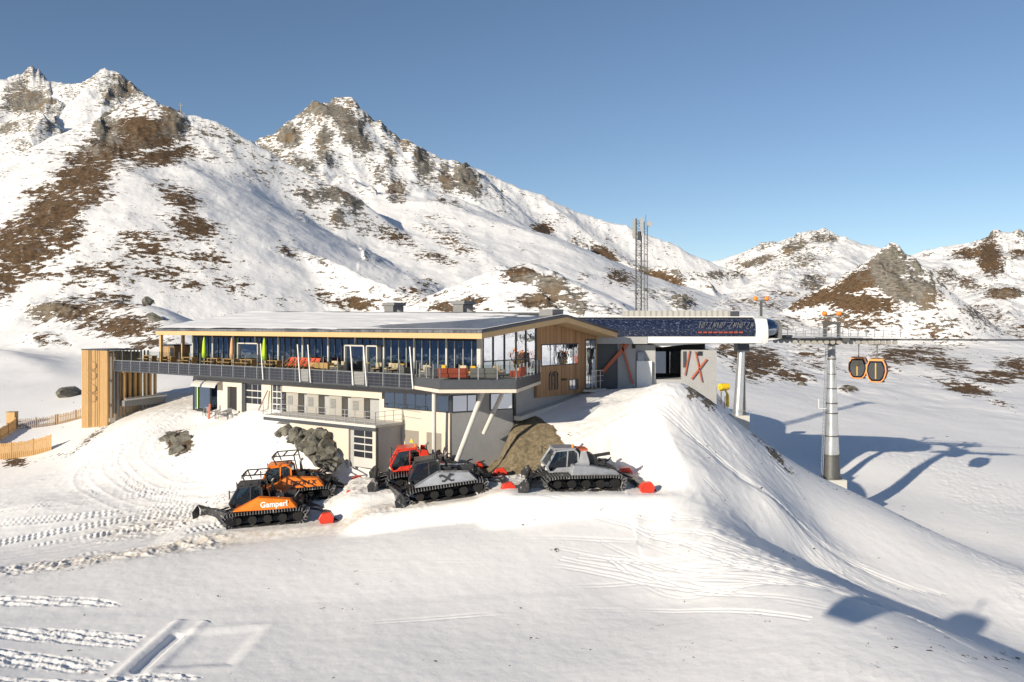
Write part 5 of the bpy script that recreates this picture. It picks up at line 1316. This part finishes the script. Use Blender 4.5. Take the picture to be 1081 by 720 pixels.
for i, (px, py, D_, r_, sc, lb) in enumerate([(940,276,327,7,(.8,.8,1.15),'pointed summit block of the brown crag on the right'),(928,284,326,6,(1.2,.8,.9),'broad rock shoulder left of the crag summit'),(960,300,322,8,(.9,.8,1.3),'pale steep slab on the right face of the crag'),(972,314,318,6.5,(1,.8,1.1),'lower pale slab at the right foot of the crag'),(948,290,324,7,(1,.8,1.),'rock step right below the crag summit')]):
    boulder(P(px, py, D_), r_, lb, 60+i, sc)
for i, (px, py, D_, r_, sc, lb) in enumerate([(308,143,478,7,(.7,.8,1.2),'brown rock tooth on the left shoulder of the middle summit'),(489,186,459,7,(.8,.8,1.3),'dark leaning rock tower on the right ridge of the middle summit'),(471,190,464,5,(.7,.8,1.4),'narrow rock rib left of the leaning rock tower'),(178,150,328,5.5,(1.2,.8,.9),'dark rock outcrop on the brown left hill below its top'),(112,138,326,6,(1,.8,1.2),'pale cliff block on the upper left edge of the brown hill'),(590,318,212,2.4,(1,.8,1.2),'rock on the end of the knoll behind the roof ridge')]):
    boulder(P(px, py, D_), r_, lb, 80+i, sc)
# summit cross
p = P(191,151,327); p.z = gz(p.x, p.y)
t = thing('summit_cross', 'thin dark cross standing on the brown left hill', 'cross', p); MB().bar((0,0,-.5),(0,0,4.6),.3).build('post', M['mast_steel'], t); MB().bar((-.9,0,3.6),(.9,0,3.6),.25).build('crossbar', M['mast_steel'], t)

# ------------------------------------------------------------------ fences
def slat_fence(name, p, q, h, label, gap=.2, w_=.1, mat='batten', group='slatted snow fences'):
    p = Vector((p[0], p[1], 0)); q = Vector((q[0], q[1], 0)); d = q-p; Lf = d.length; rz = math.atan2(d.y, d.x); z0 = gz(p.x, p.y)
    t = thing(name, label, 'fence', (p.x, p.y, z0), rz, group); n = int(Lf/gap); rnd = random.Random(n); m = MB(); zs = []
    for k in range(n+1):
        c = p+d*(k/n); z = gz(c.x, c.y)-z0; zs.append(z); x = Lf*k/n; e = rnd.uniform(-.06,.06)
        m.box(x-w_/2, x+w_/2, -.02, .02, z-.1, z+h+e)
    m.build('slats', M[mat], t)
    for hh in (.3, h-.3):
        m = MB()
        for k in range(0, n-2, 3): m.bar((Lf*k/n,.05,zs[k]+hh),(Lf*(k+3)/n,.05,zs[k+3]+hh),.06)
        m.build('rail', M['batten_old'], t)
    for k in range(0, n+1, max(1, int(2.2/gap))): MB().bar((Lf*k/n,.1,zs[k]-.4),(Lf*k/n,.1,zs[k]+h+.1),.12).build('post', M['batten_old'], t)
slat_fence('slatted_fence', P(-60,480,92), P(53.5,480,94), 1.75, 'dense larch slat fence in front of the fenced bay at the left edge', .2, .16)
slat_fence('slatted_fence', P(-20,466,96), P(17,450,104), 1.35, 'short slat fence running away from the left edge towards the fence corner', .25, .2)
slat_fence('slatted_fence', P(17,450,104), P(60,450,104.5), 1.2, 'grey old slat fence at the back of the bay with leaning stakes', .22, .1, 'batten_old')
slat_fence('slatted_fence', P(60,450,104.5), P(90,449,104.5), 1.2, 'grey slat fence at the back of the bay beside the stair tower', .2, .12, 'batten_old')
p = P(13,447,104.5); p.z = gz(p.x, p.y); t = thing('timber_crate', 'larch box at the corner of the left back fence', 'box', p); MB().box(-.5,.5,-.4,.4,0,1.9).build('boards', M['batten'], t); MB().box(-.55,.55,-.45,.45,1.9,1.97).build('lid', M['batten_old'], t)

# ------------------------------------------------------------------ small things
p = P(768,398,108); p.z = gz(p.x, p.y)
t = thing('snow_gun', 'yellow snow gun on a mast seen left of the station column', 'snow gun', p)
MB().tube([(0,0,0),(0,0,1.6)], .2, 10).build('padded_post', M['yellow'], t); MB().tube([(0,0,1.6),(-.3,0,2.2)], .12, 8).build('mount', M['yellow'], t); MB().tube([(-1.0,-.3,2.5),(.1,.1,2.6)], [.5,.42], 14).build('fan_housing', M['yellow'], t)
for i, px in enumerate((750, 756, 761, 765)):
    p = P(px,397,106); p.z = gz(p.x, p.y)
    tag(MB().tube([(0,0,-.2),(0.05,0,1.5)], .05, 6).build('marker_pole', M['orange_beam'], None, loc=p), 'thin marker pole in the row left of the yellow snow gun', 'pole', 'marker poles left of the snow gun')
def cafe_chair(p, rz, label):
    t = thing('cafe_chair', label, 'chair', p, rz, 'chairs outside the lower cafe'); MB().box(-.22,.22,-.22,.22,.42,.46).build('seat', M['mid_panel'], t); MB().box(-.22,.22,.19,.23,.46,.9).build('backrest', M['mid_panel'], t)
    for a in (-.2,.2):
        for b in (-.2,.2): MB().bar((a,b,0),(a,b,.42),.03).build('leg', M['frame'], t)
lbs = ['cafe chair nearest the green framed lobby', 'second cafe chair from the green framed lobby', 'cafe chair in the middle of the court', 'fourth cafe chair from the lobby', 'cafe chair nearest the dark side door', 'cafe chair nearest the sectional door']
for i, px in enumerate((217,223,230,236,242,248)):
    w0 = w_of(a_at(px,-2.2),-2.2-.5*(i%2)); w0.z = gz(w0.x, w0.y); cafe_chair(w0, RZ+[.3,2.,-.4,3.,.8,2.6][i], lbs[i])
for i, px in enumerate((227, 240)):
    w0 = w_of(a_at(px,-2.9),-2.9); w0.z = gz(w0.x, w0.y); t = thing('cafe_table', ['round cafe table near the lobby', 'round cafe table near the side door'][i], 'table', w0, 0, 'tables outside the lower cafe'); MB().tube([(0,0,.72),(0,0,.75)],.4,16).build('tabletop', M['cabinet'], t); MB().tube([(0,0,0),(0,0,.72)],.04,8).build('pedestal', M['frame'], t)
w0 = w_of(a_at(220.5,-3),-3); w0.z = gz(w0.x, w0.y); tag(MB().bar((0,0,0),(.1,0,1.5),.16).build('marker_post', M['orange_beam'], None, loc=w0), 'orange post standing before the cafe lobby', 'post')
w0 = w_of(a_at(277,-1.5),-1.5); w0.z = gz(w0.x, w0.y); t = thing('pair_of_skis', 'pair of dark skis leaning on the wall right of the sectional door', 'skis', w0, RZ)
MB().bar((0,-.5,0),(.35,.3,1.9),.09,.03).build('ski', M['red_sofa'], t); MB().bar((.15,-.5,0),(.45,.3,1.9),.09,.03).build('ski', M['frame'], t)
# ------------------------------------------------------------------ snow groomers
def track_path(x0, x1, r, n=8):
    """closed side loop of a track: list of (x,z) centre line, bottom flat"""
    pts = []
    for k in range(n+1): t = R(90+180*k/n); pts.append((x0+r*math.cos(t), r+r*math.sin(t)))
    for k in range(n+1): t = R(270+180*k/n); pts.append((x1+r*math.cos(t)*.9, r+.08+r*math.sin(t)*.9+(0 if k else -.08)))
    return pts
def make_cat(c):
    loc, rz = c['at'], c['rz']
    t = thing('snow_groomer', c['label'], 'snow groomer', (0,0,0), 0, 'snow groomers parked below the restaurant')
    fx, fy = math.cos(rz), math.sin(rz)
    x, y = loc; pit, rol = c['tilt']
    X = Vector((fx, fy, -pit)).normalized(); Yv = Vector((-fy, fx, -rol)).normalized(); Z = X.cross(Yv).normalized(); Yv = Z.cross(X)
    Mx = Matrix((X, Yv, Z)).transposed().to_4x4(); t.location = (x, y, c['z']-.03); t.rotation_euler = Mx.to_euler()
    paint = M[c['paint']]; second = M[c.get('second', c['paint'])]
    # tracks
    for s in (-1, 1):
        y0, y1 = (.95, 2.12) if s > 0 else (-2.12, -.95)
        loop = [(-2.35,.02),(2.05,.02),(2.65,.38),(2.75,.62),(2.5,.88),(1.8,.98),(-2.2,1.05),(-2.75,.98),(-2.98,.68),(-2.85,.33)]
        m = MB(); n = len(loop); inner = [(px*.955, .5+(pz_-.5)*.86) for px, pz_ in loop]
        for yy in (y0, y1): m.v += [(px, yy, pz_) for px, pz_ in loop]; m.v += [(px, yy, pz_) for px, pz_ in inner]
        for k in range(n):
            k2 = (k+1) % n; A, B, Cc, Dd = 0, n, 2*n, 3*n
            m.f += [(A+k, A+k2, Cc+k2, Cc+k), (B+k, Dd+k, Dd+k2, B+k2), (A+k, B+k, B+k2, A+k2), (Cc+k, Cc+k2, Dd+k2, Dd+k)]
        trk = m.build('track', M['rubber'], t)
        # grouser bars around the loop: one mesh, surface pattern of the track
        m = MB(); per = 0; seg = []
        for k in range(n):
            a = Vector((loop[k][0], 0, loop[k][1])); b = Vector((loop[(k+1) % n][0], 0, loop[(k+1) % n][1])); seg.append((a, b, (b-a).length)); per += (b-a).length
        ng = 62
        for g in range(ng):
            d = per*g/ng
            for a, b, l in seg:
                if d <= l: break
                d -= l
            p = a+(b-a)*(d/l); dr = (b-a)/l; nrm = Vector((dr.z, 0, -dr.x))
            q = p+nrm*.05; m.bar((q.x, y0-.09, q.z), (q.x, y1+.09, q.z), .06, .22, up=tuple(nrm))
        m.build('grousers', M['grouser'], trk)
        m = MB()
        for k in range(3): m.box(-2.6, 2.4, y0+.2+k*.35, y0+.28+k*.35, .07, .12)
        for k, wx in enumerate((-2.35,-1.3,-.25,.8,1.85)):
            MB().tube([(wx,y0+.3,.48 if k else .56),(wx,y1-.28,.48 if k else .56)], .30 if k else .36, 16).build('wheel', M['wheel'], trk)
    # body
    MB().box(-2.5,2.3,-.92,.92,.45,1.25).build('chassis', M['black'], t)
    MB().box(-2.6,1.2,-1.0,1.0,1.1,1.45).build('rear_deck', M['black'], t)
    bodyp = []
    for s in (-1, 1):                        # painted pods above the tracks
        ya, yb = (1.0, 2.0) if s > 0 else (-2.0, -1.0)
        if c['style'] == 'pod': prof = [(2.15,1.18),(-2.35,1.12),(-1.85,1.72),(.35,2.0)]
        else: prof = [(.9,1.14),(-2.6,1.14),(-2.5,1.35),(-.9,1.7),(.7,1.8)]
        m = MB(); m.side(prof, ya, yb)
        for i, v in enumerate(m.v):           # chamfer the outer top edge
            if abs(v[1]) > 1.9 and v[2] > 1.3: m.v[i] = (v[0], v[1]*.86, v[2])
        pod = m.build('side_pod', paint, t, bevel=.04); bodyp.append(pod)
    MB().box(-2.2,.4,-1.0,1.0,1.45,1.62).build('engine_cover', M['black'] if c['style'] == 'pod' else M['black'], t)
    # cab
    def cabprof(k):
        return [(1.0*k+.2,1.2),(2.35,1.25),(2.5,1.55),(1.75,2.72),(.55,2.82),(.25,2.6),(.1,1.7)]
    cw = 1.02
    m = MB(); cp = [(.15,1.2),(2.3,1.2),(2.48,1.6),(1.85,2.66),(.5,2.78),(.2,2.5)]
    m.side(cp, -cw, cw)
    for i, v in enumerate(m.v):
        if v[2] > 2.4: m.v[i] = (v[0], v[1]*.86, v[2])
        elif v[2] > 1.5: m.v[i] = (v[0], v[1]*1.06, v[2])
    cab = m.build('cab', M['cab_glass'], t)
    MB().box(.55,1.05,-.7,-.15,1.3,1.75).box(.5,.65,-.7,-.15,1.75,2.3).build('driver_seat', M['grey_seat'], cab); MB().box(.55,1.05,.15,.7,1.3,1.75).box(.5,.65,.15,.7,1.75,2.3).build('passenger_seat', M['grey_seat'], cab); MB().bar((1.6,-.4,1.3),(1.45,-.4,1.95),.1).box(1.5,1.75,-.7,.5,1.7,1.85).build('dashboard', M['black'], cab)
    # cab frame: pillars and roof, painted
    fp = M[c['cabpaint']]
    m = MB(); e = 1.10
    for s in (-1, 1):
        P_ = [(x_, s*(cw*1.0+.02 if z_ < 1.5 else (cw*1.06+.02 if z_ < 2.4 else cw*.86+.03)), z_) for x_, z_ in cp]
        for i in range(len(P_)): m.bar(P_[i], P_[(i+1) % len(P_)], .11, .11)
        m.bar((1.05, s*(cw+.03), 1.22), (.95, s*(cw*.89+.02), 2.74), .08)
    for i in (2, 3, 4): m.bar((cp[i][0], -cw*.98, cp[i][1]), (cp[i][0], cw*.98, cp[i][1]), .1)
    m.box(.35,1.95,-.86,.86,2.76,2.86); m.build('cab_frame', fp, cab)
    if c['style'] == 'cab':                   # broad painted door panel and rear pillar
        for s in (-1, 1):
            m = MB(); pr = [(-.55,1.2),(2.1,1.2),(1.75,1.52),(.75,1.6),(.15,2.0),(.05,2.72),(-.35,2.65),(-.6,1.9)]
            m.side(pr, s*1.15-.06, s*1.15+.06); m.build('door_panel', paint, cab, bevel=.02)
    if c.get('cage'):                        # roof rack / light bar cage
        m = MB(); h0, h1 = 2.86, 3.55
        for xx in (-.15, 1.45):
            for s in (-1, 1): m.bar((xx-.25, s*1.15, 1.9 if xx < 0 else h0), (xx, s*1.15, h1), .08)
        for s in (-1, 1): m.bar((-.15,s*1.15,h1),(1.45,s*1.15,h1),.08); m.bar((-.2,s*1.15,h0+.3),(1.4,s*1.15,h0+.3),.06)
        for xx in (-.15,.65,1.45): m.bar((xx,-1.15,h1),(xx,1.15,h1),.08)
        m.build('roof_cage', M['black'], t)
        for s in (-.7, 0, .7): MB().box(1.48,1.6,s-.16,s+.16,h1-.28,h1-.02).build('work_light', M['cabinet'], t)
    # lights, mirrors, exhaust, beacon, hoses
    for s in (-1, 1):
        MB().box(2.38,2.52,s*.75-.14,s*.75+.14,1.3,1.48).build('headlight', M['white_metal'], t)
        MB().bar((2.0,s*1.05,2.45),(2.35,s*1.5,2.5),.04).bar((2.35,s*1.5,2.62),(2.35,s*1.5,2.05),.12,.06).build('mirror', M['black'], t)
    MB().tube([(-.35,-.65,1.6),(-.35,-.65,2.75),(-.55,-.65,2.95)], .09, 8).build('exhaust', M['mast_steel'], t)
    MB().tube([(.5,.5,2.86),(.5,.5,3.06)], .09, 8).build('beacon', M['orange_ball'] if c['style'] == 'cab' else M['frame'], t)
    rnd = random.Random(int(x*10)); m = MB()
    for k in range(14):
        a = Vector((rnd.uniform(-2.4,-.1), rnd.uniform(-.85,.85), 1.6)); b = a+Vector((rnd.uniform(-.5,.5), rnd.uniform(-.3,.3), rnd.uniform(.15,.55))); cc = b+Vector((rnd.uniform(-.6,.6), rnd.uniform(-.3,.3), rnd.uniform(-.2,.1)))
        m.tube([a, b, cc], .05, 6)
    for k in range(7):
        a = Vector((rnd.uniform(-2.2,-.3), rnd.uniform(-.7,.7), 1.62)); w_ = rnd.uniform(.15,.4); m.box(a.x-w_, a.x+w_, a.y-w_*.6, a.y+w_*.6, 1.6, 1.6+rnd.uniform(.15,.5))
    m.build('engine_and_hoses', M['engine'], t)
    if c.get('winch'):
        m = MB(); m.tube([(-.9,-.75,1.95),(-.9,.75,1.95)], .42, 16); m.bar((-.2,0,2.0),(-2.4,0,2.35),.25,.2); m.build('winch', M['engine'], t)
        MB().box(-.6,.0,-.5,.6,2.62,2.78).build('beacon_bar', M['orange_beam'], t)
    # blade
    by = c.get('blade_yaw', 0); bz = c.get('blade_z', .05); bw = 2.55
    bl = MB(); cs = [(0,-.0),(-.16,.25),(-.18,.6),(.02,.98),(-.06,1.02),(-.30,.62),(-.28,.22),(-.12,-.02)]
    bl.side([(px_, pz_) for px_, pz_ in cs], -bw, bw)
    for s in (-1, 1): bl.side([(0,0),(.45,.0),(.5,.5),(.05,.98),(-.1,.6)], s*bw-.03, s*bw+.03)
    nn = 22
    for k in range(nn): yy = -bw+2*bw*k/nn; bl.box(-.02,.05,yy,yy+.12,-.12,.02)
    blade = bl.build('blade', M['blade'], t, loc=(3.75,0,bz), rot=(0,0,by))
    m = MB()
    for s in (-1, 1): m.bar((-.3,s*.7,.3),(-1.5,s*.55,.55),.16); m.bar((-.25,s*.35,.75),(-1.45,s*.3,.85),.1); m.bar((-.27,s*1.4,.15),(-.27,s*1.4,.95),.12)
    m.box(-.42,-.26,-1.0,1.0,.15,.9); m.build('blade_arms', M['engine'], blade)
    # tiller with side flaps
    tl = MB().box(-.25,.25,-2.35,2.35,.12,.48).tube([(.0,-2.3,.22),(.0,2.3,.22)], .24, 10)
    till = tl.build('tiller', M['blade'], t, loc=(-4.35,0,0), rot=(0,0,c.get('till_yaw',0)))
    m = MB(); m.quad((-.25,-2.3,.3),(-.25,2.3,.3),(-.95,2.3,.02),(-.95,-2.3,.02)); fl = m.build('finisher_mat', M['rubber'], till); sm = fl.modifiers.new('s','SOLIDIFY'); sm.thickness = .05
    m = MB()
    for s in (-1, 1): m.bar((.2,s*.6,.45),(1.6,s*.4,.8),.14)
    m.bar((.2,0,.5),(1.6,0,1.15),.12); m.build('tiller_arms', M['engine'], till)
    for s in (-1, 1):
        m = MB(); m.side([(-.55,.05),(.35,.05),(.5,.4),(.25,.75),(-.35,.8),(-.6,.45)], s*2.62-.24, s*2.62+.24)
        m.build('side_flap', M['red_paint'], till, bevel=.05)
    MB().tube([(-3.05,1.0,.85),(-3.05,2.05,.85)], .10, 8).build('track_guard', M['concrete'], t)
    if c.get('text'):
        for s in (-1, 1):
            o = text_mesh('side_lettering', c['text'], c['tsize'], M[c['tmat']], t, (c['tx'], s*1.905, 1.50), (R(78) if s < 0 else R(78), 0, 0 if s < 0 else R(180)), .006, .0, .012)
            if s > 0: o.rotation_euler = (R(78), 0, R(180))
    if c.get('emblem'):
        for s in (-1, 1):
            m = MB(); yy = s*1.93
            for p_, q_ in (((-.55,1.32),(.12,1.80)),((-.45,1.78),(-.02,1.34))): m.bar((p_[0],yy,p_[1]),(q_[0],yy-.05*s*(1 if q_[1] > 1.5 else -0),q_[1]),.14,.04,up=(0,1,0))
            m.bar((-.7,yy,1.36),(-.5,yy,1.30),.14,.04,up=(0,1,0)); m.bar((-.65,yy-.04*s,1.76),(-.4,yy-.04*s,1.82),.14,.04,up=(0,1,0)); m.bar((.1,yy-.04*s,1.82),(.32,yy-.04*s,1.74),.14,.04,up=(0,1,0)); m.bar((-.05,yy,1.34),(.16,yy,1.40),.14,.04,up=(0,1,0))
            m.build('cross_emblem', M['frame'], t)
    return t
M['cab_glass'] = glassm('dark_cab_glass', (.16,.19,.20), .06, (.8,.9,1.))
M['grouser'] = grimy('alloy_grouser_bars', (.20,.20,.20), .42, .5, .35)
M['wheel'] = simple('road_wheel', (.006,.006,.007), .8)
M['engine'] = grimy('oily_black_metal', (.045,.045,.05), .4, .3, .1)
M['blade'] = grimy('worn_dark_blade', (.035,.036,.04), .45, .3, .45)
M['black_letter'] = simple('black_lettering', (.02,.02,.02), .6)
W = math.pi
cats = [
 dict(style='pod', paint='orange_paint', cabpaint='engine', cage=True, text='Gamperl', tsize=.54, tmat='sign_white', tx=-.75, blade_yaw=R(38), label='orange snow groomer in front, white lettering on its side and a black roof cage', till_yaw=0),
 dict(style='pod', paint='orange_paint', cabpaint='orange_paint', cage=True, text='BISON X', tsize=.5, tmat='black_letter', tx=-.8, blade_yaw=0, label='orange snow groomer behind, with orange cab frame and black lettering'),
 dict(style='pod', paint='silver_paint', cabpaint='engine', emblem=True, blade_yaw=R(14), label='silver snow groomer in the middle with a dark crossed emblem on its side', till_yaw=0),
 dict(style='cab', paint='red_paint', cabpaint='red_paint', blade_yaw=0, label='red snow groomer half hidden behind the middle silver one'),
 dict(style='cab', paint='silver_paint', cabpaint='silver_paint', winch=True, blade_yaw=R(-12), label='silver snow groomer at the right with a black winch on its back'),
]
for c, (px, py, D_, hd, pit, rol) in zip(cats, STAND):
    p = P(px, py, D_); c.update(at=(p.x, p.y), z=p.z, rz=math.pi+R(hd), tilt=(pit, rol)); make_cat(c)
# yellow hopper shell lying behind the silver groomer
p = P(503,503,66); p.z = gz(p.x, p.y)
t = thing('yellow_plough_end', 'small yellow plough shell in the shade right behind the middle silver groomer', 'plough', p, .3)
MB().side([(-.55,0),(.6,.0),(.45,.35),(-.35,1.0)], -.35, .35).build('shell', M['yellow'], t, bevel=.03); MB().bar((-.4,0,.2),(-1.8,.2,.5),.14).bar((.4,.1,.2),(1.6,.3,.35),.12).build('linkage', M['engine'], t)
